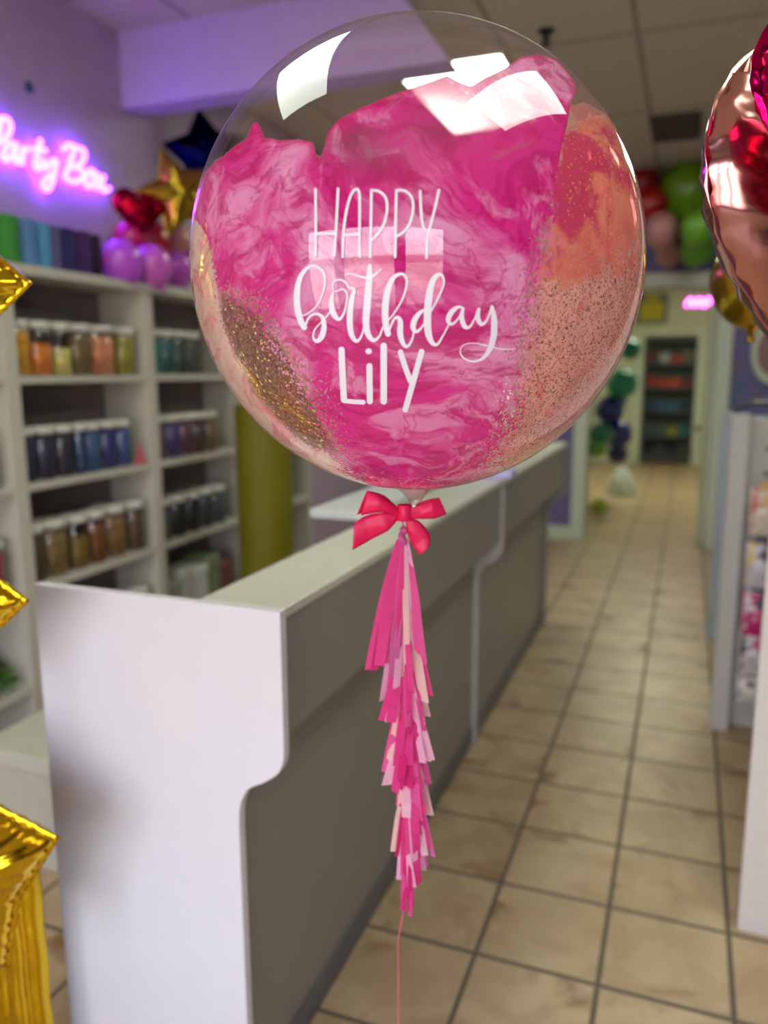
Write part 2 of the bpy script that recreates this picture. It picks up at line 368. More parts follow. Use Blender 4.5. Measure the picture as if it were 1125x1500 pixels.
row(2.258, [(.092, .97, (30, 34, 66), 'navy glitter'), (.10, .97, (30, 24, 60), 'indigo glitter'), (.10, .97, (34, 28, 50), 'blackish violet glitter'), (.06, .97, (14, 52, 96), 'deep blue glitter'), (.10, .97, (44, 84, 130), 'steel blue glitter'), (.10, .97, (34, 40, 110), 'royal blue glitter'), (.09, .95, (60, 80, 140), 'mixed blue glitter')], 1.09, .205, 'on the shelf of dark blue jars', 'jars of blue glitter')
tag(build(MB().prism([(-.04, 0), (.04, 0), (0, .10)], 'x', -.002, .002), 'price_card', mat('coral_paper', (214, 96, 110), .6), loc=(SX1-.01, 2.915, 1.093)), 'small coral paper triangle leaning on the last blue jar', 'card')
row(3.062, [(.11, .97, (88, 66, 92), 'dusty mauve glitter'), (.11, .97, (66, 54, 116), 'violet glitter'), (.11, .97, (100, 54, 76), 'plum glitter'), (.11, .97, (84, 56, 60), 'brown plum glitter'), (.10, .97, (120, 98, 60), 'dull gold glitter')], 1.09, .205, 'on the shelf of purple jars', 'jars of purple glitter')
row(2.262, [(.09, .95, (84, 56, 44), 'dark brown glitter'), (.14, .95, (128, 102, 54), 'gold glitter'), (.11, .7, (120, 92, 24), 'dark gold glitter'), (.10, .9, (122, 66, 24), 'copper glitter'), (.155, .95, (132, 98, 56), 'bronze glitter'), (.11, .95, (96, 68, 48), 'brown glitter')], .70, .225, 'on the shelf of brown and gold jars', 'jars of brown and gold glitter')
row(3.062, [(.12, .95, (82, 84, 82), 'silver grey glitter'), (.12, .95, (22, 24, 30), 'black glitter'), (.12, .95, (26, 28, 36), 'charcoal glitter'), (.12, .95, (50, 58, 66), 'slate glitter'), (.12, .95, (70, 78, 84), 'grey glitter')], .70, .20, 'on the shelf of black and grey jars', 'jars of black and grey glitter')
row(2.262, [(.12, .95, (90, 90, 84), 'grey confetti'), (.12, .95, (120, 120, 110), 'ash confetti'), (.12, .95, (60, 70, 66), 'dark sage confetti'), (.12, .95, (20, 110, 100), 'teal confetti'), (.12, .95, (180, 180, 150), 'cream confetti'), (.10, .95, (150, 160, 130), 'sage confetti')], .32, .20, 'on the low shelf above the counter', 'jars on the low shelf')
bx = [(3.10, .10, .17, (150, 154, 140), 'grey green'), (3.215, .10, .21, (190, 192, 186), 'pale grey'), (3.33, .11, .19, (206, 208, 206), 'white'), (3.45, .10, .22, (120, 130, 96), 'sage'), (3.56, .12, .16, (110, 60, 64), 'dull red')]
for y, wd, h, c, nm in bx:
    t = empty('storage_box', (SX1-.12, y+.05, .32), '%s box on the low shelf beside the yellow column' % nm, 'box', 'boxes on the low shelf')
    build(MB().box(-.09, .09, -wd/2, wd/2, 0, h*.8), 'body', mat('box_'+nm, c, .6), t, bevel=.003)
    build(MB().box(-.093, .093, -wd/2-.002, wd/2+.002, h*.8, h), 'lid', mat('box_lid_'+nm, tuple(min(255, int(v*1.1)) for v in c), .6), t, bevel=.003)
# first bookcase: seen at the very left
for z, nm, rgb in ((1.09, 'clear jar of grey glitter with white lid at the left edge, second shelf', (120, 124, 116)), (.70, 'clear jar of crimson glitter with white lid at the left edge, third shelf', (150, 30, 60))):
    jar(2.10, .13, z, .2, .9, rgb, nm, 'jars at the left edge')
jar(2.10, .13, 1.487, .21, .9, (176, 170, 160), 'clear jar of pale grey confetti with white lid at the left edge, top shelf', 'jars at the left edge')
# green tinsel bundle (first bookcase, low shelf)
mb = MB()
for k in range(260):
    a = Vector((random.gauss(0, 1), random.gauss(0, 1), random.gauss(0, 1))).normalized()*random.uniform(.075, .12); a.z = abs(a.z)*.9
    d = Vector((random.gauss(0, 1), random.gauss(0, 1), random.gauss(0, .6))).normalized()*.02
    n = a.cross(d).normalized()*.004
    mb.add([a-d-n, a-d+n, a+d+n+a*.1, a+d-n+a*.1], [(0, 1, 2, 3)])
tag(build(mb, 'tinsel_bundle', mat('green_foil', (62, 120, 20), .3, .5), loc=(SX1-.125, 2.06, .345)), 'bundle of bright green tinsel on the low shelf at the left edge', 'tinsel')
# white box behind the counter, left edge
t = empty('carton', (-1.75, 1.88, 0), 'white carton standing behind the left end of the counter', 'carton')
build(MB().box(-.24, .24, -.2, .25, 0, .35), 'body', mat('carton_white', (192, 188, 168), .6), t, bevel=.004)
build(MB().box(-.245, .245, -.205, .255, .32, .37), 'lid', mat('carton_lid', (200, 197, 178), .6), t, bevel=.004)

# tulle spools on top of the second and first bookcases
sp = [(2.10, .085, (24, 110, 96), 'teal green'), (2.215, .05, (10, 74, 42), 'dark green'), (2.30, .095, (54, 136, 44), 'bright green'), (2.395, .08, (88, 132, 186), 'light blue'), (2.475, .07, (84, 148, 196), 'sky blue'), (2.54, .05, (104, 90, 140), 'mauve'), (2.60, .075, (34, 28, 96), 'navy'), (2.685, .085, (62, 20, 92), 'purple'), (2.765, .06, (30, 8, 38), 'black plum')]
for y, d, c, nm in sp:
    t = empty('tulle_roll', (SX1-.07, y, 1.885), 'upright %s tulle roll on top of the left bookcases' % nm, 'tulle roll', 'tulle rolls on top of the bookcases')
    r = d*.56
    hh = .17
    build(MB().lathe([(r*.96, 0), (r, .01), (r, hh-.01), (r*.96, hh), (r*.3, hh), (r*.3, hh-.02)], 22), 'roll', mat('tulle_'+nm, c, .7, bump=.4, bscale=400), t)
    build(MB().lathe([(r*.3, hh-.02), (r*.3, hh+.004), (r*.24, hh+.004), (r*.24, hh-.02)], 14), 'core', mat('cardboard_core', (150, 120, 90), .8), t)

# ------------------------------------------------------------------ neon sign
NM = emit('violet_neon_tube', (.23, .04, 1., 1), 22.)
neon = empty('neon_sign', (XL+.01, 2.8, 2.2), 'glowing violet neon script sign on the left wall above the tulle rolls', 'neon sign')
def N(x, y): p = onx(x, y, XL+.035); return (p.x-neon.location.x, p.y-neon.location.y, p.z-neon.location.z)
def nz(pts): return [tuple(q) for q in catmull([N(x/6.25, y/6.25+140) for x, y in pts], 5)]
letters = {
 'letter_P': [[(-150, 330), (-110, 250), (-20, 215), (60, 215), (95, 270), (80, 350), (30, 410), (-40, 430)], [(10, 240), (-10, 350), (-50, 470), (-70, 560)]],
 'letter_a': [[(140, 450), (90, 440), (40, 500), (30, 570), (65, 590), (110, 540), (150, 450), (135, 560), (150, 610), (180, 570)]],
 'letter_r': [[(212, 478), (206, 560), (200, 632)], [(204, 560), (214, 505), (240, 482), (268, 500)]],
 'letter_t': [[(372, 405), (352, 500), (340, 560), (325, 640), (350, 670), (385, 630)], [(310, 488), (420, 505)]],
 'letter_y': [[(400, 580), (395, 650), (430, 660), (475, 600), (515, 600), (500, 690), (475, 800), (440, 860), (400, 840), (405, 780), (470, 720)]],
 'letter_B': [[(580, 500), (610, 460), (680, 470), (655, 570), (620, 680), (590, 745)], [(690, 480), (760, 500), (770, 570), (720, 640), (660, 650), (740, 670), (760, 740), (700, 790), (610, 770)]],
 'letter_o': [[(810, 700), (780, 760), (790, 820), (830, 830), (865, 760), (845, 690), (810, 700), (880, 720)]],
 'letter_x': [[(890, 720), (930, 800), (945, 870), (1000, 850)], [(950, 740), (910, 810), (880, 850)]]}
for nm, st in letters.items():
    mb = MB()
    for s_ in st: mb.tube(nz(s_), .0095, 8)
    build(mb, nm.replace('letter_', 'letter_').lower(), NM, neon)


# ------------------------------------------------------------------ latex balloons
def latex(name, p, r, rgb, label, group, axis=(0, 0, -1), foil=False):
    t = empty(name, p, label, 'balloon', group)
    q = Vector(axis).normalized().to_track_quat('Z', 'Y').to_euler(); t.rotation_euler = q
    prof = []
    for k in range(20):
        a = PI*k/19.; z = -_c(a)*r; rr = _s(a)*r
        if z > .3*r: z = .3*r+(z-.3*r)*1.25
        prof.append((max(rr, .0005), z))
    prof = prof[:-1]+[(r*.06, prof[-1][1]+.01)]
    build(MB().lathe(prof, 28), 'envelope', mat('latex_%d_%d_%d' % rgb, rgb, .3, coat=.3, var=.02), t, smooth=True)
    z0 = prof[-1][1]
    build(MB().lathe([(r*.05, z0), (.006, z0+.004), (.012, z0+.014), (.010, z0+.016), (.003, z0+.008)], 12), 'knot', mat('latex_%d_%d_%d' % rgb, rgb), t, smooth=True)
    return t
bl = [((177, 382), 28, (196, 84, 226), 'lilac', 'leftmost of the pink and purple pair on the bookcase', -2.30), ((222, 388), 27, (206, 96, 200), 'pink lilac', 'below the red heart on the bookcase', -2.27),
      ((258, 392), 22, (190, 80, 190), 'orchid', 'right of the pair under the red balloons', -2.34), ((272, 385), 22, (130, 14, 150), 'deep purple', 'touching the edge of the clear bubble', -2.42),
      ((192, 350), 24, (196, 16, 90), 'crimson', 'left one under the red heart', -2.40), ((222, 352), 25, (172, 8, 40), 'dark red', 'right one under the red heart', -2.42), ((258, 352), 22, (196, 140, 120), 'peach', 'behind the red balloons beside the bubble', -2.44)]
for (x, y), rp, c, nm, wh, X in bl:
    p = onx(x, y, X); r = rp*(p-CAM).length/FPX
    latex('latex_balloon', p, r, c, 'small round %s balloon, %s' % (nm, wh), 'round balloons on top of the bookcase', (.3, .3, -1))
g = [((1008, 278), 36, (104, 150, 8), 'large lime green', 'top of the balloon garland', 6.82), ((1022, 333), 21, (110, 170, 44), 'lime green', 'just below the large lime one', 6.4), ((1020, 362), 22, (92, 150, 30), 'leaf green', 'lowest of the green ones', 6.72),
     ((950, 300), 24, (170, 10, 14), 'red', 'beside the rim of the bubble in the garland', 6.7), ((940, 268), 22, (150, 20, 30), 'deep red', 'uppermost red one in the garland', 6.9), ((968, 336), 22, (190, 130, 132), 'dusty pink', 'under the red one in the garland', 6.55), ((980, 365), 20, (176, 122, 112), 'tan pink', 'lowest pink one in the garland', 6.85),
     ((995, 325), 15, (160, 70, 84), 'rose', 'in the middle of the garland', 6.95), ((1050, 350), 24, (24, 110, 104), 'teal', 'behind the rose gold heart in the garland', 6.9)]
for (x, y), rp, c, nm, wh, Y in g:
    p = ony(x, y, Y); r = rp*(p-CAM).length/FPX
    latex('garland_balloon', p, r, c, '%s balloon, %s' % (nm, wh), 'balloon garland above the back doorway', (0, .4, -1))
g = [((912, 562), 21, (8, 130, 100), 'emerald', 'uppermost of the column', 9.0), ((924, 512), 14, (16, 120, 90), 'sea green', 'highest, half behind the bubble', 9.2), ((893, 600), 20, (14, 26, 110), 'navy', 'under the emerald one', 9.1), ((905, 636), 20, (10, 30, 120), 'royal blue', 'right side of the column', 9.15), ((886, 640), 13, (16, 110, 100), 'teal', 'left side of the column', 9.0),
     ((880, 635), 16, (14, 110, 84), 'green teal', 'low in the column', 8.8), ((873, 655), 15, (96, 150, 40), 'lime', 'lowest bright one of the column', 8.8), ((903, 590), 14, (12, 60, 130), 'blue', 'middle of the column', 9.3), ((905, 665), 14, (12, 24, 90), 'dark navy', 'lowest dark one of the column', 9.2), ((878, 745), 12, (150, 160, 30), 'yellow green', 'on the floor behind the doorway', 8.3)]
for (x, y), rp, c, nm, wh, Y in g:
    p = ony(x, y, Y); r = rp*(p-CAM).length/FPX
    if p.z < r+.01: p.z = r+.03
    latex('column_balloon', p, r, c, '%s balloon in the back room, %s' % (nm, wh), 'balloon column in the back room', (-.8, .6, -.2))

# ------------------------------------------------------------------ foil balloons
def foil_mat(name, rgb, rough=.14):
    if name in MATS: return MATS[name]
    m = bpy.data.materials.new(name); t = NT(m); o = t.obj(); c = s2l(rgb)
    b = t.n('ShaderNodeBump', {'Strength': .35, 'Distance': .012, 'Height': t.noise(o, 14., 2, .5)})
    col = t.mix(t.noise(o, 9., 2), tuple(v*.85 for v in c), c)
    t.out(t.n('ShaderNodeBsdfPrincipled', {'Base Color': col, 'Metallic': 1., 'Roughness': rough, 'Normal': b.outputs[0]}).outputs[0]); MATS[name] = m; return m
def star2d(R, r, n=5, rot=PI/2, per=14):
    P = []
    for k in range(2*n):
        a = rot+PI*k/n; b = rot+PI*(k+1)/n; r0 = R if k % 2 == 0 else r; r1 = r if k % 2 == 0 else R
        for j in range(per):
            t = j/per; P.append(((1-t)*r0*_c(a)+t*r1*_c(b), (1-t)*r0*_s(a)+t*r1*_s(b)))
    return P
def heart2d(s, n=120):
    P = []
    for k in range(n):
        t = 2*PI*k/n; P.append((s*16*_s(t)**3/17, s*(13*_c(t)-5*_c(2*t)-2*_c(3*t)-_c(4*t)+2)/17))
    return P
def foil(name, outline, T, m, p, look, roll, label, group, cat='balloon', wr=26, fl=.010, up=(0, 0, 1)):
    t = empty(name, p, label, cat, group)
    z = (-Vector(look)).normalized(); x = Vector(up).cross(z).normalized(); y = z.cross(x)
    mt = Matrix((x, y, z)).transposed() @ Matrix.Rotation(roll, 3, 'Z'); t.rotation_euler = mt.to_euler()
    n = len(outline); K = 14; vs = []; fs = []
    ang = [i/n*2*PI for i in range(n)]
    for side in (1, -1):
        b = len(vs)
        vs.append((0, 0, side*T))
        for k in range(1, K+1):
            u = k/K; tt = 1-(1-u)**1.5
            for i, (px, py) in enumerate(outline):
                wv = .5+.5*_s(wr*ang[i]+1.3*_s(5*ang[i])); wv2 = _s(wr*1.7*ang[i]+2)
                zz = T*(1-tt**2.2)**.55
                zz *= 1-.22*(tt**3)*wv
                inn = 1-.018*(tt**4)*wv2
                vs.append((px*tt*inn, py*tt*inn, side*zz))
        for i in range(n):
            j = (i+1) % n
            fs.append((b, b+1+i, b+1+j) if side == 1 else (b, b+1+j, b+1+i))
            for k in range(K-1):
                q = (b+1+k*n+i, b+1+(k+1)*n+i, b+1+(k+1)*n+j, b+1+k*n+j)
                fs.append(q if side == 1 else q[::-1])
    mb = MB().add(vs, fs); build(mb, 'envelope', m, t, smooth=True)
    # crimped seam
    mb = MB(); vs = []; fs = []
    L = [math.hypot(*q) for q in outline]
    for sgn in (1, -1):
        for i, (px, py) in enumerate(outline):
            w1 = .003*_s(wr*2*ang[i]); s = 1+fl/L[i]
            vs += [(px*.985, py*.985, sgn*.0006), (px*s, py*s, sgn*.0006+w1)]
    for i in range(n):
        j = (i+1) % n; fs += [(2*i, 2*i+1, 2*j+1, 2*j), (2*n+2*i, 2*n+2*j, 2*n+2*j+1, 2*n+2*i+1), (2*i+1, 2*n+2*i+1, 2*n+2*j+1, 2*j+1)]
    build(mb.add(vs, fs), 'seam', m, t, smooth=True)
    return t
GOLD = foil_mat('gold_foil', (250, 205, 40)); RG = foil_mat('rose_gold_foil', (224, 158, 152), .17)
MG = foil_mat('magenta_foil', (200, 10, 90)); RED = foil_mat('red_foil', (170, 10, 44), .2); NAVY = foil_mat('navy_foil', (7, 9, 60), .22); OLG = foil_mat('antique_gold_foil', (196, 160, 50), .2)
fwd = Vector((-_s(YAW), _c(YAW), 0))
side = Vector((_c(YAW), _s(YAW), 0))
# gold stars at the left edge (tips reach into the frame)
def tip(x, y, Y): return ony(x, y, Y)
def star_with_tip(x, y, Y, R, ang, label, T=.075, look=None, r=.62):
    q = tip(x, y, Y); c = q-side*(R*_c(ang))-Vector((0, 0, 1))*(R*_s(ang))
    foil('foil_star_balloon', star2d(R-.012, R*r), T, GOLD, c, look or fwd, ang-PI/2, label, 'gold foil stars at the left edge', wr=34)
star_with_tip(50, 415, 1.0, .20, .0, 'gold foil star whose tip pokes in at the left edge above the orange jar')
star_with_tip(46, 880, 1.0, .20, .02, 'gold foil star whose tip touches the top corner of the counter panel')
star_with_tip(90, 1226, .97, .24, .22, 'largest gold foil star, lowest at the left edge beside the counter panel', T=.085, r=.66)
# tall gold foil column below
t = empty('foil_column_balloon', (0, 0, 0), 'tall gold foil balloon column standing at the bottom left corner', 'balloon')
cx = ony(18, 1400, 1.06); t.location = (cx.x-.02, cx.y, 0)
mb = MB(); vs = []; fs = []; SEG = 96; NZ = 30
for j in range(NZ+1):
    u = j/NZ; z = .02+u*.58; rr = .08*min(1, (1-abs(2*u-1)**6)**.5+.12)
    for i in range(SEG):
        a = 2*PI*i/SEG; k = 1+.10*_s(9*a+.4)*(1 if 0 < u < 1 else .3)+.02*_s(40*z+3*a); vs.append((rr*k*_c(a), rr*k*_s(a)*.8, z))
for j in range(NZ):
    for i in range(SEG):
        l = (i+1) % SEG; fs.append((j*SEG+i, j*SEG+l, (j+1)*SEG+l, (j+1)*SEG+i))
fs.append(tuple(range(SEG-1, -1, -1))); fs.append(tuple(NZ*SEG+i for i in range(SEG)))
build(mb.add(vs, fs), 'envelope', GOLD, t, smooth=True)
build(MB().lathe([(.09, 0), (.09, .015), (.02, .02)], 24), 'base', GOLD, t)
# on the bookcase
p = onx(205, 312, -2.33); foil('foil_heart_balloon', heart2d(.115), .045, RED, p, (-.8, .6, 0), .05, 'dark red foil heart balloon on the bookcase beside the neon sign', None, wr=30)
pp = onx(262, 285, -2.22); foil('foil_star_balloon', star2d(.20, .10), .06, OLG, pp, (-.75, .65, 0), .35, 'gold foil star balloon behind the red heart on the bookcase', None, wr=34)
pp = onx(300, 235, -2.4); foil('foil_star_balloon', star2d(.215, .12), .05, NAVY, onx(303, 226, -2.34), (-.6, .8, 0), .15, 'dark navy foil star balloon behind the left rim of the bubble', None, wr=34)
# rose gold heart, right edge
hc = ony(1226, 374, 1.30)
foil('foil_heart_balloon', heart2d(.295), .085, RG, hc, Vector((-.78, .63, .0)), .03, 'rose gold foil heart balloon cut by the right edge of the photo', None, wr=40, fl=.008)
foil('foil_heart_balloon', heart2d(.15), .05, MG, ony(1300, 190, 1.02), (-.3, 1, 0), -.1, 'magenta foil heart balloon in front of the rose gold heart', None, wr=40)
latex('foil_orb_balloon', ony(1106, 408, 1.9), .09, (150, 120, 40), 'antique gold balloon hanging below the rose gold heart', None)
for o in bpy.data.objects['foil_orb_balloon'].children: o.data.materials.clear(); o.data.materials.append(OLG)

# ------------------------------------------------------------------ yellow column by the shelves
t = empty('wrapping_roll', (-1.98, 3.50, 0), 'tall olive yellow vinyl roll standing in front of the bookcases', 'roll')
build(MB().lathe([(.135, 0), (.14, .01), (.14, 1.33), (.135, 1.34), (.05, 1.34), (.05, 1.30)], 48), 'roll', mat('olive_yellow_vinyl', (124, 116, 4), .6, var=.08, scale=6), t, smooth=False)
build(MB().lathe([(.05, 1.30), (.05, 1.36), (.042, 1.36), (.042, 1.30)], 20), 'core', mat('cardboard_core', (150, 120, 90), .8), t)

# equipment seen on fourth bookcase
for k, (y, z, h, c, nm) in enumerate([(3.95, 1.09, .16, (150, 70, 76), 'dull red'), (4.12, 1.09, .2, (120, 124, 120), 'grey'), (3.95, .70, .2, (30, 32, 34), 'black'), (4.15, .70, .22, (60, 66, 78), 'slate blue'), (4.36, .70, .2, (50, 54, 64), 'dark blue')]):
    t = empty('storage_bin', (SX1-.12, y, z), '%s bin on the %s of the furthest bookcase' % (nm, 'upper shelf' if z > 1 else 'lower shelf'), 'bin', 'bins on the furthest bookcase')
    build(MB().box(-.09, .09, -.07, .07, 0, h), 'body', mat('bin_'+nm, c, .5), t, bevel=.004); build(MB().box(-.094, .094, -.074, .074, h, h+.012), 'lid', mat('bin_'+nm, c, .5), t, bevel=.003)

# ------------------------------------------------------------------ right side fittings
t = empty('display_cabinet', (.5, 2.5, 0), 'tall white display cabinet end panel cut by the right edge', 'cabinet')
PW = mat('cabinet_white', (214, 204, 196), .45, var=.02)
build(MB().box(.208, .90, 2.13, 2.155, 0, 2.0), 'end_panel', PW, t, world=True, bevel=.002)
build(MB().box(.88, .90, 2.155, 2.95, 0, 2.0), 'back_board', PW, t, world=True)
build(MB().box(.46, .88, 2.93, 2.95, 0, 2.0), 'side_panel', PW, t, world=True)
for z in (.1, .5, .9, 1.3, 1.7): build(MB().box(.46, .88, 2.155, 2.93, z, z+.02), 'shelf', PW, t, world=True)
# gondola rack with hanging bags
gw = mat('rack_white', (198, 196, 190), .45, var=.02)
t = empty('display_rack', (.5, 3.52, 0), 'white floor rack with printed party bags on its near face', 'rack')
ztop = ony(1065, 612, 3.5).z
build(MB().box(.175, 1.0, 3.50, 3.53, 0, ztop), 'back_board', gw, t, world=True, bevel=.003)
build(MB().box(.165, .235, 3.42, 3.50, 0, ztop+.02), 'side_post', gw, t, world=True, bevel=.003)
build(MB().tube([(.17, 3.46, ztop-.02), (.19, 3.46, ztop+.045), (.24, 3.46, ztop+.06), (1.0, 3.46, ztop+.06)], .012), 'rail', mat('rail_grey', (70, 70, 84), .4), t, world=True)
for z in (1.08, 1.18): build(MB().box(.30, 1.0, 3.485, 3.5, z, z+.015), 'slot_strip', mat('slot_grey', (120, 116, 124), .5), t, world=True)
hz = [1.02, .80, .60, .43, .24]
build(MB().box(.28, .98, 3.44, 3.50, .10, .13), 'bag_shelf', gw, t, world=True)
hk = MB()
for z in hz: hk.tube([(.335, 3.50, z+.02), (.335, 3.38, z+.02), (.335, 3.37, z+.035)], .003, 6).tube([(.535, 3.50, z+.02), (.535, 3.38, z+.02), (.535, 3.37, z+.035)], .003, 6)
build(hk, 'hook', mat('brushed_metal', (120, 118, 110), .3, 1.), t, world=True)
def bagmat(nm, base, a, b, sc):
    m = bpy.data.materials.new(nm); tt = NT(m); o = tt.obj()
    c1 = tt.smooth(tt.noise(o, sc, 2, .8), .56, .60); c2 = tt.smooth(tt.noise(tt.n('ShaderNodeVectorMath', {0: o, 1: (3, 5, 1)}, operation='ADD').outputs[0], sc*.8, 2, .6), .58, .62)
    c = tt.mix(c1, s2l(base), s2l(a)); c = tt.mix(c2, c, s2l(b))
    tt.out(tt.n('ShaderNodeBsdfPrincipled', {'Base Color': c, 'Roughness': .3}).outputs[0]); return m
bags = [('cream and red', (226, 214, 200), (214, 120, 100), (230, 190, 120)), ('white and yellow', (214, 208, 220), (230, 200, 110), (90, 90, 110)), ('hot pink', (206, 40, 120), (226, 214, 214), (70, 70, 90)), ('white and black', (214, 208, 204), (60, 50, 60), (200, 60, 120)), ('white floral', (220, 216, 210), (120, 60, 80), (60, 64, 84))]
for z, (nm, a, b, c) in zip(hz, bags):
    m = bagmat('bag_print_'+nm, a, b, c, 24)
    hh = .19 if z != .24 else .12
    for k in range(2):
        o = empty('party_bag', (.335+k*.20, 3.41, z-hh+.02), '%s printed party bag on the display rack, %s' % (nm, 'beside the rack post' if k == 0 else 'inner column'), 'bag', 'party bags on the rack')
        w_ = .085
        vs = []; fs = []
        for j in range(9):
            v = j/8; d = .028*(math.sin(PI*min(1, v*1.15))*.9+.08) if v < .87 else .003
            for i in range(13):
                u = i/12*2-1; vs.append((u*w_*(.94+.06*v), -d*(1-u*u)**.5-.001, v*hh))
            for i in range(13):
                u = 1-i/12*2; vs.append((u*w_*(.94+.06*v), d*(1-u*u)**.5+.001, v*hh))
        for j in range(8):
            for i in range(26): l = (i+1) % 26; fs.append((j*26+i, j*26+l, (j+1)*26+l, (j+1)*26+i))
        build(MB().add(vs, fs), 'pouch', m, o, smooth=True)
        build(MB().box(-w_*.6, w_*.6, -.004, .004, hh-.004, hh+.022), 'header_card', mat('header_'+nm, c, .5), o)
# second rack post further back
t = empty('display_rack', (.5, 4.75, 0), 'pale blue white rack behind the party bag rack, near the back doorway', 'rack')
build(MB().box(.185, .9, 4.72, 4.75, 0, 1.25), 'back_board', mat('rack_pale_blue', (178, 190, 200), .45), t, world=True, bevel=.003)
build(MB().box(.18, .23, 4.66, 4.72, 0, 1.27), 'side_post', mat('rack_pale_blue', (178, 190, 200), .45), t, world=True, bevel=.003)
# white oval sign and confetti dots on the back wall
p = ony(1135, 515, YB-.03)
t = empty('round_sign', p, 'white rimmed round sign hanging on the violet wall at the right edge', 'sign')
mb = MB().lathe([(.13, 0), (.17, .0), (.17, .02), (.13, .02), (.13, 0)], 40, cap=False)
o = build(mb, 'rim', TRIM, t); o.rotation_euler.x = PI/2; o.scale = (1, 1.5, 1)
o = build(MB().lathe([(.131, .002), (.131, .012)], 40), 'face', mat('sign_face', (150, 110, 110), .5), t); o.rotation_euler.x = PI/2; o.scale = (1, 1.5, 1)
dots = [(1106, 478, (50, 140, 150), 'teal', 'under the gold balloon'), (1075, 536, (130, 100, 70), 'tan', 'beside the doorway casing'), (1086, 568, (60, 110, 130), 'dusky teal', 'above the rack'), (1075, 585, (50, 120, 120), 'green teal', 'at the corner of the rack'), (1108, 582, (120, 100, 80), 'brown', 'just above the rack rail')]
for x, y, c, nm, wh in dots:
    o = build(MB().lathe([(.03, 0), (.03, .004)], 20), 'wall_dot', mat('dot_'+nm, c, .6), loc=ony(x, y, YB-.004)); o.rotation_euler.x = PI/2
    tag(o, 'small %s confetti dot on the violet wall, %s' % (nm, wh), 'wall decoration', 'confetti dots on the violet wall')
o = build(MB().lathe([(.022, 0), (.022, .004)], 20), 'wall_dot', mat('dot_wall_teal', (40, 90, 120), .6), loc=onx(42, 128, XL+.0)); o.rotation_euler.y = PI/2
tag(o, 'single small teal dot on the left wall above the neon sign', 'wall decoration')

# ------------------------------------------------------------------ back room contents
MS = mat('rack_steel_grey', (84, 88, 100), .5, .3)
t = empty('storage_shelf', (-.3, YE-.25, 0), 'dark metal shelf of supplies in the far opening', 'shelf')
build(MB().box(-.69, .09, YE-.05, YE-.02, .1, 1.98), 'back_board', mat('shelf_shadow_grey', (74, 78, 76), .7), t, world=True)
for x in (-.68, .06): build(MB().box(x, x+.03, YE-.29, YE-.26, 0, 1.98), 'upright', MS, t, world=True)
for z in (.12, .45, .85, 1.22, 1.6, 1.95): build(MB().box(-.68, .09, YE-.29, YE-.03, z-.03, z), 'shelf', MS, t, world=True)
cols = {1.22: [(150, 40, 34), (180, 60, 50), (190, 70, 54), (120, 40, 40)], 1.6: [(100, 40, 40), (150, 160, 160), (170, 60, 54), (110, 100, 90)], .85: [(30, 60, 90), (40, 90, 120), (50, 100, 130), (34, 50, 80)], .45: [(60, 80, 84), (70, 90, 80), (150, 140, 60), (40, 100, 104)], .12: [(40, 40, 44), (50, 60, 60), (44, 50, 60), (60, 60, 60)]}
nmz = {1.22: 'second', 1.6: 'topmost', .85: 'middle', .45: 'fourth', .12: 'bottom'}
nmx = ['at its left end', 'left of its middle', 'right of its middle', 'at its right end']
for z, cs in cols.items():
    for k, c in enumerate(cs):
        h = .10+.1*random.random()
        o = empty('supply_box', (-.56+k*.175, YE-.17, z), 'small supply box on the %s level of the far metal shelf, %s' % (nmz[z], nmx[k]), 'box', 'supply boxes on the far metal shelf')
        build(MB().box(-.075, .075, -.08, .08, 0, h), 'body', mat('supply_%d_%d_%d' % c, c, .6), o, bevel=.004)
        build(MB().box(-.078, .078, -.083, .083, h, h+.015), 'lid', mat('supply_%d_%d_%d' % c, c, .6), o)
p = ony(955, 452, YE-.31)
t = empty('wall_poster', p, 'yellow poster above the far opening in the back room', 'poster')
build(MB().box(-.24, .24, -.005, 0, -.24, .24), 'sheet', mat('poster_grey', (110, 112, 96), .6), t)
build(MB().box(-.17, .17, -.008, -.005, -.17, .10).box(-.10, .10, -.008, -.005, .13, .21), 'print', mat('poster_yellow', (196, 180, 30), .6), t)
p = ony(1028, 443, YE-.32)
t = empty('neon_sign', p, 'small bright pink neon bar sign above the far opening', 'neon sign')
build(MB().box(-.25, .25, -.01, 0, -.09, .09), 'backing_board', TRIM, t)
nb = MB()
nb.tube([tuple(q) for q in catmull([(-.22, -.02, -.05), (-.16, -.02, .05), (-.10, -.02, -.04), (-.03, -.02, .05), (.03, -.02, -.05), (.1, -.02, .05), (.16, -.02, -.04), (.22, -.02, .04)], 6)], .016)
nb.tube([(-.22, -.02, .0), (.22, -.02, .0)], .012)
build(nb, 'tube', emit('pink_neon_tube', (1., .12, .85, 1), 9.), t)
# plastic sack on the floor of the back room
p = onz(893, 672, 0)
t = empty('plastic_bag', (p.x+.5, 9.9, 0), 'crumpled white plastic bag on the back room floor beside the balloons', 'bag')
vs = []; fs = []
for j in range(10):
    for i in range(20):
        a = 2*PI*i/20; z = j/9*.34; r = .17*(1-(j/9)**2.2*.75)*(1+.12*_s(5*a+j)); vs.append((r*_c(a), r*_s(a), z))
for j in range(9):
    for i in range(20): l = (i+1) % 20; fs.append((j*20+i, j*20+l, (j+1)*20+l, (j+1)*20+i))
fs.append(tuple(range(19, -1, -1))); fs.append(tuple(180+i for i in range(20)))
build(MB().add(vs, fs), 'sack', mat('plastic_white', (200, 206, 196), .4), t, smooth=True)
build(MB().tube([(-.03, 0, .33), (-.05, 0, .42), (0, 0, .46), (.05, 0, .42), (.03, 0, .33)], .012), 'handle', mat('plastic_white', (200, 206, 196)), t, smooth=True)

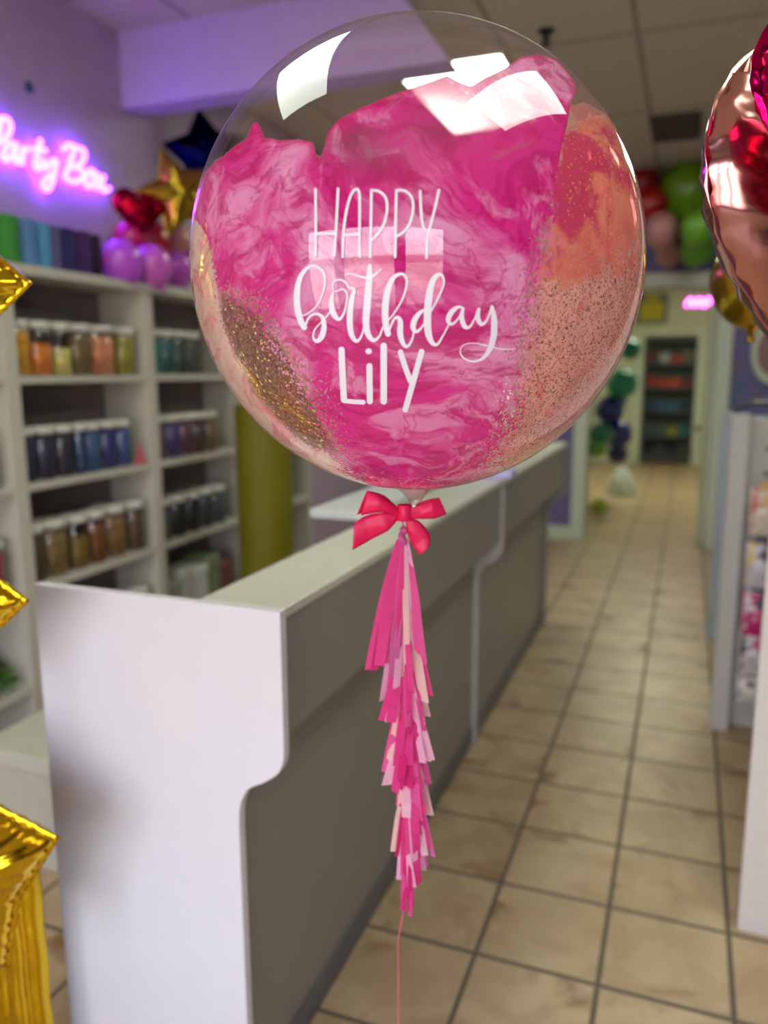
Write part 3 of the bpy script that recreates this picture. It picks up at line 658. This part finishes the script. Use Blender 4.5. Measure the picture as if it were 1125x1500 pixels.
# ------------------------------------------------------------------ the clear bubble balloon
RB = .28
BC = ond(608.45, 396.08, RB/math.sin(math.radians(15.385)))
bub = empty('bubble_balloon', BC, 'large clear bubble balloon with pink paint and white birthday lettering', 'balloon')
NL, NA = 300, 560
ph = np.linspace(0, PI, NL+1)[1:-1]; th = np.arange(NA)/NA*2*PI
PH, TH = np.meshgrid(ph, th, indexing='ij')
V = np.stack([np.sin(PH)*np.cos(TH), np.sin(PH)*np.sin(TH), np.cos(PH)], -1).reshape(-1, 3)*RB
V = np.vstack([V, [[0, 0, RB], [0, 0, -RB]]])
nf = []
I = np.arange((NL-1)*NA).reshape(NL-1, NA)
A = I[:-1]; Bq = I[1:]
quads = np.stack([A, Bq, np.roll(Bq, -1, 1), np.roll(A, -1, 1)], -1).reshape(-1, 4).tolist()
top = len(V)-2; bot = len(V)-1
tris = [(top, int(I[0][i]), int(I[0][(i+1) % NA])) for i in range(NA)]+[(bot, int(I[-1][(i+1) % NA]), int(I[-1][i])) for i in range(NA)]
me = bpy.data.meshes.new('envelope'); me.from_pydata(V.tolist(), [], quads+tris)
me.polygons.foreach_set('use_smooth', [True]*len(me.polygons))
# paint coverage on the film, in the sphere's own coordinates
W = V+np.array(BC)-np.array(CAM)
Ra, Ua, Fa, Ca = np.array(R_), np.array(U_), np.array(F_), np.array(CAM)
Dp = W@Fa; PX = 562.5+FPX*(W@Ra)/Dp; PY = 750-FPX*(W@Ua)/Dp
nrm = V/RB; front = -(nrm*(W/np.linalg.norm(W, axis=1)[:, None])).sum(1)   # >0 on the near side
def sd(poly):
    P = np.array(poly, float); n = len(P); d = np.full(len(PX), 1e9); ins = np.zeros(len(PX), bool)
    for i in range(n):
        a = P[i]; b = P[(i+1) % n]; e = b-a; wx = PX-a[0]; wy = PY-a[1]
        t = np.clip((wx*e[0]+wy*e[1])/(e@e), 0, 1); d = np.minimum(d, np.hypot(wx-e[0]*t, wy-e[1]*t))
        c = (a[1] > PY) != (b[1] > PY)
        with np.errstate(divide='ignore', invalid='ignore'):
            ins ^= c & (PX < (b[0]-a[0])*(PY-a[1])/(b[1]-a[1]+1e-12)+a[0])
    return np.where(ins, d, -d)
PINK = [(268, 300), (292, 262), (318, 235), (345, 214), (362, 203), (369, 182), (376, 178), (383, 190), (387, 204), (400, 202), (412, 206), (440, 205), (458, 208), (463, 226), (470, 232), (476, 214), (481, 192), (498, 174), (530, 158), (565, 143), (600, 130), (636, 117), (655, 111), (668, 118), (690, 126), (714, 112), (740, 100), (762, 84), (790, 80), (815, 86), (835, 108), (846, 132), (835, 150), (833, 175), (826, 200), (818, 250), (812, 310), (800, 350), (785, 400), (775, 450), (768, 500), (762, 560), (750, 610), (733, 650), (716, 690), (690, 715), (640, 730), (590, 730), (540, 725), (512, 700), (498, 668), (478, 620), (452, 570), (430, 530), (402, 485), (372, 450), (335, 430), (318, 420), (312, 380), (300, 340), (285, 320)]
CORAL = [(826, 215), (842, 185), (870, 168), (895, 165), (915, 190), (930, 250), (938, 330), (935, 390), (880, 400), (830, 420), (786, 410), (790, 370), (806, 330), (815, 260)]
SPECK = [(785, 390), (830, 370), (890, 380), (955, 370), (960, 480), (925, 560), (860, 620), (800, 660), (745, 700), (728, 660), (752, 610), (764, 520), (775, 450)]
GOLDP = [(322, 425), (345, 432), (375, 458), (408, 498), (432, 540), (458, 590), (482, 635), (500, 668), (478, 664), (440, 645), (408, 615), (374, 570), (345, 520), (326, 470)]
STRIP = [(262, 300), (300, 290), (310, 350), (318, 420), (330, 480), (348, 530), (372, 575), (400, 612), (360, 620), (300, 540), (268, 440)]
BEIGE = [(400, 606), (440, 640), (480, 662), (508, 690), (540, 722), (480, 715), (420, 670), (370, 620), (380, 590)]
fr = np.clip(front*30+.5, 0, 1)
def attr(name, arr):
    a = me.attributes.new(name, 'FLOAT', 'POINT'); a.data.foreach_set('value', arr.astype(np.float32))
sp_ = sd(PINK)
wid = np.clip((PY-190)/180, 0, 1)*38+5; wid = np.where((PX < 330) & (PY < 430), 14, wid)
attr('pink', np.clip(.5+sp_/(2*wid), 0, 1)*fr)
attr('coral', np.clip(.5+sd(CORAL)/np.where(PY > 340, 110, 34), 0, 1)*fr)
attr('speck', np.clip(.5+sd(SPECK)/50, 0, 1)*fr)
attr('gold', np.clip(.5+sd(GOLDP)/26, 0, 1)*fr)
attr('strip', np.clip(.5+np.maximum(sd(STRIP), sd(BEIGE))/22, 0, 1)*fr)
attr('thin', np.exp(-(((PX-528)/42)**2+((PY-222)/34)**2))*fr*1.2+np.exp(-(((PX-640)/60)**2+((PY-185)/34)**2))*fr*.7)
attr('fuzz', np.clip((PY-330)/120+(PX > 760)*.8, 0, 1))
# far side: paint reaches lower there
ytop = np.interp(PX, [260, 300, 340, 400, 500, 600, 700, 800, 860, 900, 960], [270, 262, 275, 300, 300, 260, 200, 160, 150, 175, 215])
attr('back', np.clip(.5+(PY-ytop)/30, 0, 1)*(1-fr))
m = bpy.data.materials.new('painted_bubble_film'); t = NT(m); o = t.obj()
def A_(n): return t.n('ShaderNodeAttribute', attribute_name=n).outputs['Fac']
def vm(a, b, op='ADD'): return t.n('ShaderNodeVectorMath', {0: a, 1: b}, operation=op).outputs[0]
warp = t.noise(o, 5., 3, 0, out=1)
ow = vm(o, vm(vm(warp, (-.5, -.5, -.5)), (.22, .22, .22), 'MULTIPLY'))
n_big = t.noise(ow, 6.5, 6, .4, rough=.62); n_mid = t.noise(ow, 18., 7, .6, rough=.62); n_str = t.noise(vm(ow, (1., 1., 2.8), 'MULTIPLY'), 15., 7, .7, rough=.66); n_fine = t.noise(o, 330., 2); n_edge = t.noise(o, 60., 4, .5)
hot, deep, light, mauve = s2l((224, 44, 146)), s2l((196, 14, 112)), s2l((242, 166, 212)), s2l((214, 140, 178))
c = t.mix(t.smooth(n_big, .33, .54), light, hot)
c = t.mix(t.math('MULTIPLY', t.smooth(n_str, .50, .60), .72), c, deep)
c = t.mix(t.math('MULTIPLY', t.smooth(n_mid, .52, .63), .62), c, light)
rid = t.math('ABSOLUTE', t.math('SUBTRACT', t.noise(ow, 11., 5, 1.5), .5))
c = t.mix(t.math('MULTIPLY', t.math('SUBTRACT', 1., t.smooth(rid, .002, .022)), .5), c, s2l((200, 16, 96)))
c = t.mix(t.math('MULTIPLY', t.math('MULTIPLY', t.math('SUBTRACT', 1., t.smooth(A_('pink'), .55, .98)), t.math('SUBTRACT', 1., A_('fuzz'))), .8), c, s2l((206, 26, 112)))
# speckled fringe
vor = t.n('ShaderNodeTexVoronoi', {'Vector': ow, 'Scale': 170.}, feature='DISTANCE_TO_EDGE').outputs['Distance']
pink = t.math('ADD', A_('pink'), t.math('MULTIPLY', t.math('SUBTRACT', n_edge, .5), .35))
pink = t.math('ADD', pink, t.math('MULTIPLY', t.math('MULTIPLY', t.math('SUBTRACT', n_fine, .5), A_('fuzz')), 2.0))
pm = t.smooth(pink, .46, .54)
# coral
cc = t.mix(t.smooth(n_mid, .4, .6), s2l((222, 112, 100)), s2l((232, 140, 118)))
cc = t.mix(t.smooth(n_big, .52, .6), cc, s2l((206, 60, 100)))
cc = t.mix(t.math('MULTIPLY', t.smooth(n_fine, .64, .68), .8), cc, s2l((230, 190, 90)))
cm = t.smooth(t.math('ADD', t.math('ADD', A_('coral'), t.math('MULTIPLY', t.math('SUBTRACT', n_edge, .5), .9)), t.math('ADD', t.math('MULTIPLY', t.math('SUBTRACT', n_fine, .5), .5), t.math('MULTIPLY', t.math('SUBTRACT', n_big, .5), .8))), .40, .62)
# speckled peach
fl = t.noise(o, 380., 2, 1.)
pc = t.mix(t.smooth(n_mid, .42, .62), s2l((226, 160, 150)), s2l((242, 176, 158)))
pc = t.mix(t.math('MULTIPLY', t.smooth(n_str, .56, .64), .8), pc, s2l((244, 120, 120)))
pc = t.mix(t.math('MULTIPLY', t.smooth(fl, .545, .585), .85), pc, s2l((104, 66, 50)))
smk = t.smooth(t.math('ADD', A_('speck'), t.math('MULTIPLY', t.math('SUBTRACT', n_edge, .5), .8)), .40, .55)
# gold glitter
gv = t.n('ShaderNodeTexVoronoi', {'Vector': o, 'Scale': 420.}); gr = t.n('ShaderNodeSeparateColor', {0: gv.outputs['Color']})
gc = t.mix(t.smooth(gr.outputs[0], .55, .9), s2l((76, 62, 26)), s2l((124, 100, 44)))
gc = t.mix(t.smooth(gr.outputs[1], .94, .96), gc, s2l((255, 240, 130)))
gc = t.mix(t.math('MULTIPLY', t.smooth(n_mid, .5, .6), .5), gc, s2l((150, 70, 50)))
gm = t.smooth(t.math('ADD', A_('gold'), t.math('MULTIPLY', t.math('SUBTRACT', n_fine, .5), .8)), .40, .60)
# pale strip near the rim
sc_ = t.mix(t.smooth(n_str, .5, .62), s2l((236, 206, 186)), s2l((238, 150, 160)))
stm = t.math('MULTIPLY', t.smooth(t.math('ADD', A_('strip'), t.math('MULTIPLY', t.math('SUBTRACT', n_edge, .5), .6)), .35, .65), .72)
# far side paint
bc = t.mix(t.smooth(n_mid, .42, .6), s2l((230, 178, 160)), s2l((232, 140, 150)))
bm_ = t.math('MULTIPLY', t.smooth(t.math('ADD', A_('back'), t.math('MULTIPLY', t.math('SUBTRACT', n_edge, .5), .4)), .45, .55), .80)
col = t.mix(bm_, sc_, bc)
col = t.mix(gm, col, gc); col = t.mix(smk, col, pc); col = t.mix(cm, col, cc); col = t.mix(pm, col, c)
al = bm_
gma = t.math('MULTIPLY', gm, t.math('MULTIPLY_ADD', gr.outputs[2], .45, .38))
for x, k in ((stm, 1), (gma, 1), (smk, .93), (cm, .92), (pm, .97)):
    al = t.math('MAXIMUM', al, t.math('MULTIPLY', x, k))
al = t.math('MULTIPLY', al, t.math('SUBTRACT', 1., t.math('MULTIPLY', A_('thin'), t.math('MULTIPLY_ADD', n_str, .8, .05), clamp=True)))
al = t.math('MULTIPLY', al, t.math('SUBTRACT', 1., t.math('MULTIPLY', t.smooth(n_str, .40, .33), .25)))
bmp = t.n('ShaderNodeBump', {'Strength': .25, 'Distance': .003, 'Height': t.math('ADD', n_str, n_mid)})
dif = t.n('ShaderNodeBsdfDiffuse', {'Color': col, 'Normal': bmp.outputs[0]}); tl_ = t.n('ShaderNodeBsdfTranslucent', {'Color': col})
pa = t.n('ShaderNodeMixShader', {0: .30, 1: dif.outputs[0], 2: tl_.outputs[0]})
tr = t.n('ShaderNodeBsdfTransparent', {'Color': (.97, .965, .96)})
bs = t.n('ShaderNodeMixShader', {0: al, 1: tr.outputs[0], 2: pa.outputs[0]})
lw = t.n('ShaderNodeLayerWeight', {'Blend': .5}).outputs['Facing']
fz = t.math('MULTIPLY_ADD', t.math('POWER', lw, 5.), .9, .05, True)
gl = t.n('ShaderNodeBsdfGlossy', {'Roughness': .015, 'Color': (1, 1, 1)})
t.out(t.n('ShaderNodeMixShader', {0: fz, 1: bs.outputs[0], 2: gl.outputs[0]}).outputs[0])
me.materials.append(m)
ob = bpy.data.objects.new('envelope', me); COL.objects.link(ob); ob.parent = bub
# seam ring lying along a great circle, and the neck
build(MB().lathe([(.030, -RB+.002), (.020, -RB-.004), (.012, -RB-.012), (.008, -RB-.020), (.0095, -RB-.026), (.014, -RB-.034)], 24, cap=False), 'neck', thin_clear('clear_neck_film', (.95, .82, .86), .10, .05), bub, smooth=True)
# ---- vinyl lettering
VW = mat('white_vinyl', (240, 236, 246), .4, var=.0)
def sph(x, y, r=RB+.0009):
    d = ray(x, y).normalized(); oc = CAM-BC; b = d.dot(oc); cc_ = oc.dot(oc)-r*r; D = max(b*b-cc_, 0)
    return oc+d*(-b-math.sqrt(D))
def Lz(x, y): return (x/2.8125+400, y/2.8125+250)
def stroke(mb, pts, thick=.0004):
    """variable width ribbon hugging the sphere; pts (x, y, w) in lettering units"""
    C_ = catmull(pts, 7) if len(pts) > 2 else [np.array(pts[0], float)*(1-k/6)+np.array(pts[1], float)*k/6 for k in range(7)]
    C_ = [np.array(q) for q in C_]
    n = len(C_); Lh = []; Rh = []
    for i, q in enumerate(C_):
        d = C_[min(i+1, n-1)][:2]-C_[max(i-1, 0)][:2]; d = d/(np.linalg.norm(d)+1e-9); nn = np.array([-d[1], d[0]]); w_ = max(q[2], 2)/2
        Lh.append(q[:2]+nn*w_); Rh.append(q[:2]-nn*w_)
    vs = []; fs = []
    for a, b in zip(Lh, Rh):
        for r in (RB+.0012, RB+.0003):
            vs += [sph(*Lz(*a), r), sph(*Lz(*b), r)]
    for i in range(n-1):
        k = 4*i; fs += [(k, k+1, k+5, k+4), (k+2, k+6, k+7, k+3), (k, k+4, k+6, k+2), (k+1, k+3, k+7, k+5)]
    mb.add(vs, fs)
    for q in (C_[0], C_[-1]):
        w_ = max(q[2], 2)/2; vs = []
        for r in (RB+.00125, RB+.0003):
            for k in range(14): vs.append(sph(*Lz(q[0]+w_*_c(2*PI*k/14), q[1]+w_*_s(2*PI*k/14)), r))
        mb.add(vs, [tuple(range(14)), tuple(range(27, 13, -1))]+[(k, (k+1) % 14, 14+(k+1) % 14, 14+k) for k in range(14)])
def W_(pts, w): return [(x, y, w) for x, y in pts]
hw = 11
happy = [W_([(175, 76), (176, 210), (175, 350)], hw), W_([(268, 74), (261, 210), (252, 350)], hw), W_([(178, 260), (258, 259)], hw),
         W_([(287, 355), (288, 290), (294, 215), (308, 140), (325, 92), (344, 76), (355, 92), (357, 150), (356, 250), (357, 355)], hw), W_([(293, 264), (354, 262)], hw),
         W_([(405, 80), (403, 220), (400, 355)], hw), W_([(405, 80), (438, 86), (464, 112), (470, 158), (458, 215), (434, 258), (404, 288)], hw),
         W_([(508, 80), (505, 220), (503, 355)], hw), W_([(508, 80), (545, 84), (572, 112), (577, 160), (564, 215), (540, 250), (506, 272)], hw),
         W_([(606, 84), (609, 150), (615, 215), (626, 243), (640, 247)], hw), W_([(683, 80), (668, 150), (646, 235), (634, 280), (632, 358)], hw)]
bday = [[(95, 603, 3), (140, 590, 6), (185, 550, 7), (212, 480, 8), (210, 425, 11), (182, 396, 12), (150, 396, 13), (117, 430, 19), (100, 490, 25), (100, 560, 27), (113, 615, 26), (128, 645, 24)],
        [(128, 652, 8), (148, 605, 9), (178, 590, 11), (203, 604, 15), (210, 640, 21), (202, 680, 23), (182, 702, 17), (166, 688, 9), (172, 655, 6), (200, 622, 6), (232, 585, 7), (246, 545, 8)],
        [(246, 505, 10), (241, 550, 22), (250, 590, 24), (272, 612, 14), (293, 585, 9), (303, 540, 8), (304, 505, 8), (285, 488, 6), (256, 498, 6), (246, 475, 6), (258, 453, 7), (284, 451, 8), (303, 465, 8), (312, 480, 8), (332, 486, 12), (334, 505, 14)],
        [(334, 495, 14), (322, 545, 23), (316, 610, 25), (322, 670, 22), (342, 702, 15), (362, 685, 9), (376, 640, 7), (385, 600, 7)],
        [(399, 392, 16), (396, 450, 27), (389, 540, 30), (383, 620, 28), (390, 670, 24), (413, 698, 17), (438, 682, 9), (456, 640, 7), (500, 585, 7), (535, 525, 8), (551, 465, 9), (543, 432, 10), (521, 426, 13), (492, 446, 19), (471, 500, 26), (462, 570, 28), (465, 635, 26), (474, 672, 24)],
        [(294, 430, 4), (325, 425, 7), (365, 438, 9), (405, 438, 11), (446, 405, 7)],
        [(474, 676, 7), (490, 628, 9), (508, 604, 12), (524, 620, 21), (524, 672, 24), (536, 712, 18), (554, 724, 12), (574, 692, 8), (582, 650, 8)],
        [(640, 572, 7), (612, 580, 14), (586, 610, 23), (577, 645, 22), (592, 663, 13), (616, 640, 8), (645, 590, 7), (682, 520, 8), (703, 465, 9), (697, 433, 11), (676, 431, 18), (655, 462, 25), (641, 530, 30), (636, 610, 30), (640, 670, 28), (655, 708, 19), (676, 716, 11), (700, 680, 7), (725, 632, 6)],
        [(784, 566, 7), (762, 562, 13), (736, 582, 22), (722, 612, 21), (732, 632, 13), (754, 620, 8), (778, 585, 7)], [(783, 568, 12), (777, 605, 20), (790, 642, 19), (812, 642, 10), (833, 605, 7), (848, 575, 7)],
        [(848, 570, 13), (843, 605, 21), (858, 632, 16), (880, 617, 9), (900, 565, 9)],
        [(902, 562, 16), (911, 615, 25), (909, 680, 26), (893, 735, 21), (862, 774, 13), (822, 786, 9), (786, 772, 7), (771, 745, 5), (786, 718, 4), (830, 711, 4), (880, 721, 6), (940, 735, 6), (996, 735, 2)]]
lily = [W_([(282, 738), (287, 850), (292, 944)], 26), W_([(292, 948), (335, 952), (372, 954)], 19), W_([(397, 805), (398, 880), (399, 950)], 25), W_([(393, 744), (395, 744)], 24),
        W_([(456, 722), (456, 840), (456, 950)], 27), W_([(525, 748), (545, 810), (566, 866)], 23), W_([(612, 746), (580, 860), (545, 984)], 24)]
for nm, st in (('lettering_happy', happy), ('lettering_birthday', bday), ('lettering_lily', lily)):
    mb = MB()
    for s_ in st: stroke(mb, s_)
    o_ = build(mb, nm, VW, bub); o_['label'] = 'white vinyl word on the painted bubble'

# ------------------------------------------------------------------ bow and tassels, hanging straight below the bubble
K = ony(593, 750, BC.y); u_ = Vector((_c(YAW), _s(YAW), 0)); n_ = Vector((_s(YAW), -_c(YAW), 0))   # n_ faces the shop window
PXM = (K-CAM).dot(F_)/FPX
def BP(x, y, d=0.):   # bow plane coordinates (detail units) -> local offset from knot
    X_ = (x-593*1.)*PXM; Y_ = -(y-750.)*PXM
    return u_*X_+Vector((0, 0, Y_/_c(PITCH)*.99))+n_*d
def z7(x, y): return (450+x/4.1667, 680+y/4.1667)
bow = empty('ribbon_bow', K, 'hot pink satin ribbon bow tied at the neck of the clear bubble', 'bow')
def satin(name, rgb):
    m_ = bpy.data.materials.new(name); q = NT(m_); o_ = q.obj()
    wv = q.n('ShaderNodeTexWave', {'Vector': o_, 'Scale': 260., 'Distortion': 1.}, bands_direction='Z').outputs['Fac']
    cc2 = q.mix(q.math('MULTIPLY', wv, .35), s2l(rgb), tuple(v*.8 for v in s2l(rgb)))
    q.out(q.n('ShaderNodeBsdfPrincipled', {'Base Color': cc2, 'Roughness': .5, 'Anisotropic': .4}).outputs[0]); return m_
SAT = satin('hot_pink_satin', (226, 6, 84))
def strip(topp, botp, dep, name, m_, parent, ny=6, tk=.0006, curl=0.):
    T = catmull([z7(*q) for q in topp], 6); Bt = catmull([z7(*q) for q in botp], 6); n = len(T); vs = []; fs = []
    dl = np.interp(np.linspace(0, 1, n), np.linspace(0, 1, len(dep)), dep)
    for i in range(n):
        for j in range(ny+1):
            v = j/ny; x = T[i][0]*(1-v)+Bt[i][0]*v; y = T[i][1]*(1-v)+Bt[i][1]*v
            vs.append(BP(x, y, dl[i]+curl*_s(PI*v)+.0012*_s(6*v+i*.5)*(1-i/n)))
    for i in range(n-1):
        for j in range(ny): k = i*(ny+1)+j; fs.append((k, k+1, k+ny+2, k+ny+1))
    o_ = build(MB().add(vs, fs), name, m_, parent, smooth=True)
    md = o_.modifiers.new('thickness', 'SOLIDIFY'); md.thickness = tk; md.offset = 0
    return o_
strip([(555, 262), (500, 215), (440, 178), (368, 150)], [(555, 318), (490, 286), (425, 278), (330, 300)], [.006, .016, .020, .014], 'loop', SAT, bow, curl=.004)
strip([(368, 150), (420, 170), (480, 200), (548, 262)], [(305, 296), (380, 285), (460, 290), (548, 312)], [.014, .000, -.006, -.004], 'loop_back', SAT, bow, curl=-.003)
strip([(625, 264), (690, 232), (750, 208), (802, 198)], [(625, 328), (700, 322), (770, 320), (848, 300)], [.006, .014, .016, .008], 'loop', SAT, bow, curl=.004)
strip([(802, 198), (750, 215), (690, 240), (625, 270)], [(848, 300), (790, 296), (710, 300), (625, 320)], [.008, -.004, -.008, -.004], 'loop_back', SAT, bow, curl=-.003)
strip([(550, 300), (450, 288), (350, 312), (288, 352)], [(550, 340), (490, 398), (390, 455), (276, 516)], [.004, .010, .006, .010], 'tail', SAT, bow, curl=.003)
strip([(612, 325), (680, 345), (745, 425), (748, 500)], [(600, 335), (612, 420), (645, 500), (686, 552)], [.000, .004, .002, .006], 'tail', SAT, bow, curl=.004)
mb = MB(); vs = []; fs = []
for i in range(17):
    a = 2*PI*i/16
    for j in range(7):
        v = j/6; x, y = z7(548+92*(.5+.5*_s(a)*.98+.0*v), 243+98*v)
        vs.append(BP(x, y, .004+.012*_c(a)*(1-.25*abs(2*v-1)**2)+.0008*_s(9*a)))
for i in range(16):
    for j in range(6): k = i*7+j; fs.append((k, k+1, k+8, k+7))
o_ = build(MB().add(vs, fs), 'knot', SAT, bow, smooth=True)

# tassel tail
tas = empty('tassel_tail', K-Vector((0, 0, .02)), 'long hanging tail of pink and pale pink paper tassels below the bow', 'tassel tail')
tcol = [(232, 74, 146), (238, 100, 164), (220, 56, 128), (248, 186, 212), (236, 84, 150), (246, 200, 214), (226, 116, 176), (250, 206, 200)]
def tissue(c_):
    nm = 'tissue_%d_%d_%d' % c_
    if nm in MATS: return MATS[nm]
    m_ = bpy.data.materials.new(nm); q = NT(m_); o_ = q.obj(); cl = s2l(c_)
    cl = q.mix(q.noise(o_, 90., 3), tuple(v*.9 for v in cl), tuple(min(1, v*1.08) for v in cl))
    a_ = q.n('ShaderNodeBsdfDiffuse', {'Color': cl}); b_ = q.n('ShaderNodeBsdfTranslucent', {'Color': cl})
    q.out(q.n('ShaderNodeMixShader', {0: .35, 1: a_.outputs[0], 2: b_.outputs[0]}).outputs[0]); MATS[nm] = m_; return m_
def TP(x, y, d): return BP(x, y, d)+Vector((0, 0, .02))
# (top y, bottom y, x left, x right at bottom, x centre at top, strips)
tiers = [(790, 992, 531, 632, 590, 14), (905, 1040, 550, 636, 592, 11), (968, 1085, 550, 640, 594, 11), (1030, 1150, 552, 642, 596, 11), (1085, 1190, 552, 640, 598, 10), (1130, 1235, 572, 642, 600, 10), (1180, 1300, 566, 644, 602, 11), (1240, 1345, 576, 636, 600, 9), (1290, 1392, 580, 612, 598, 7)]
rs = random.Random(11)
for ti, (y0, y1, xl, xr, xc, n) in enumerate(tiers):
    tz = empty('tassel', (0, 0, 0), '', ''); del tz['label']; del tz['category']; tz.parent = tas
    for k in range(n):
        f = (k+.5)/n; xb = xl+6+(xr-xl-12)*f+rs.uniform(-3, 3); yb = y1+rs.uniform(-18, 6)*(1 if ti else .8)
        wd = rs.uniform(9, 17) if ti < 8 else rs.uniform(5, 8); c_ = tcol[rs.choice([0, 0, 1, 1, 1, 2, 4, 4, 3, 3, 5, 6, 7])]
        dep = (.012+.010*_s(PI*f))*rs.choice([-1, 1, 1])*rs.uniform(.5, 1.1); tw = rs.uniform(-.7, .7)
        vs = []; fs = []; NS = 12
        for i in range(NS+1):
            v = i/NS; g_ = v**.9; x = xc+(f-.5)*(16 if ti else 13)*(1-g_)+(xb-xc)*g_+(0 if ti else 0); y = y0+(yb-y0)*v
            ww = (wd*.35+(wd*.65)*min(1, v*2.2)); a = tw*v+.15*_s(5*v+k)
            dd = dep*min(1, v*1.8)*(.8+.2*_s(4*v+k*2)); sk = rs.uniform(-.2, .2) if i == NS else 0
            vs += [TP(x-ww/2*_c(a), y-sk*4, dd-ww/2*_s(a)*PXM), TP(x+ww/2*_c(a), y+sk*4, dd+ww/2*_s(a)*PXM)]
        for i in range(NS): fs.append((2*i, 2*i+1, 2*i+3, 2*i+2))
        build(MB().add(vs, fs), 'paper_strip', tissue(c_), tz)
    # twisted loop holding the tassel
    mb = MB(); mb.tube([TP(xc+2*_s(j*1.2), y0-16+j*3.2, .004*_c(j*1.2)) for j in range(9)], .0038 if ti else .0050, 8)
    build(mb, 'twist', tissue(tcol[1 if ti % 2 else 6]), tz, smooth=True)
cp = [TP(590, 752, 0), TP(590, 800, 0), TP(596, 1000, 0), TP(600, 1200, 0), TP(592, 1390, 0), TP(582, 1450, 0)]
e_ = cp[-1]; cp += [Vector((e_.x, e_.y, -(K.z-.02)+.16)), Vector((e_.x, e_.y, -(K.z-.02)+.004))]
build(MB().tube(cp, .0011, 6), 'cord', mat('pink_cord', (216, 90, 120), .6), tas)
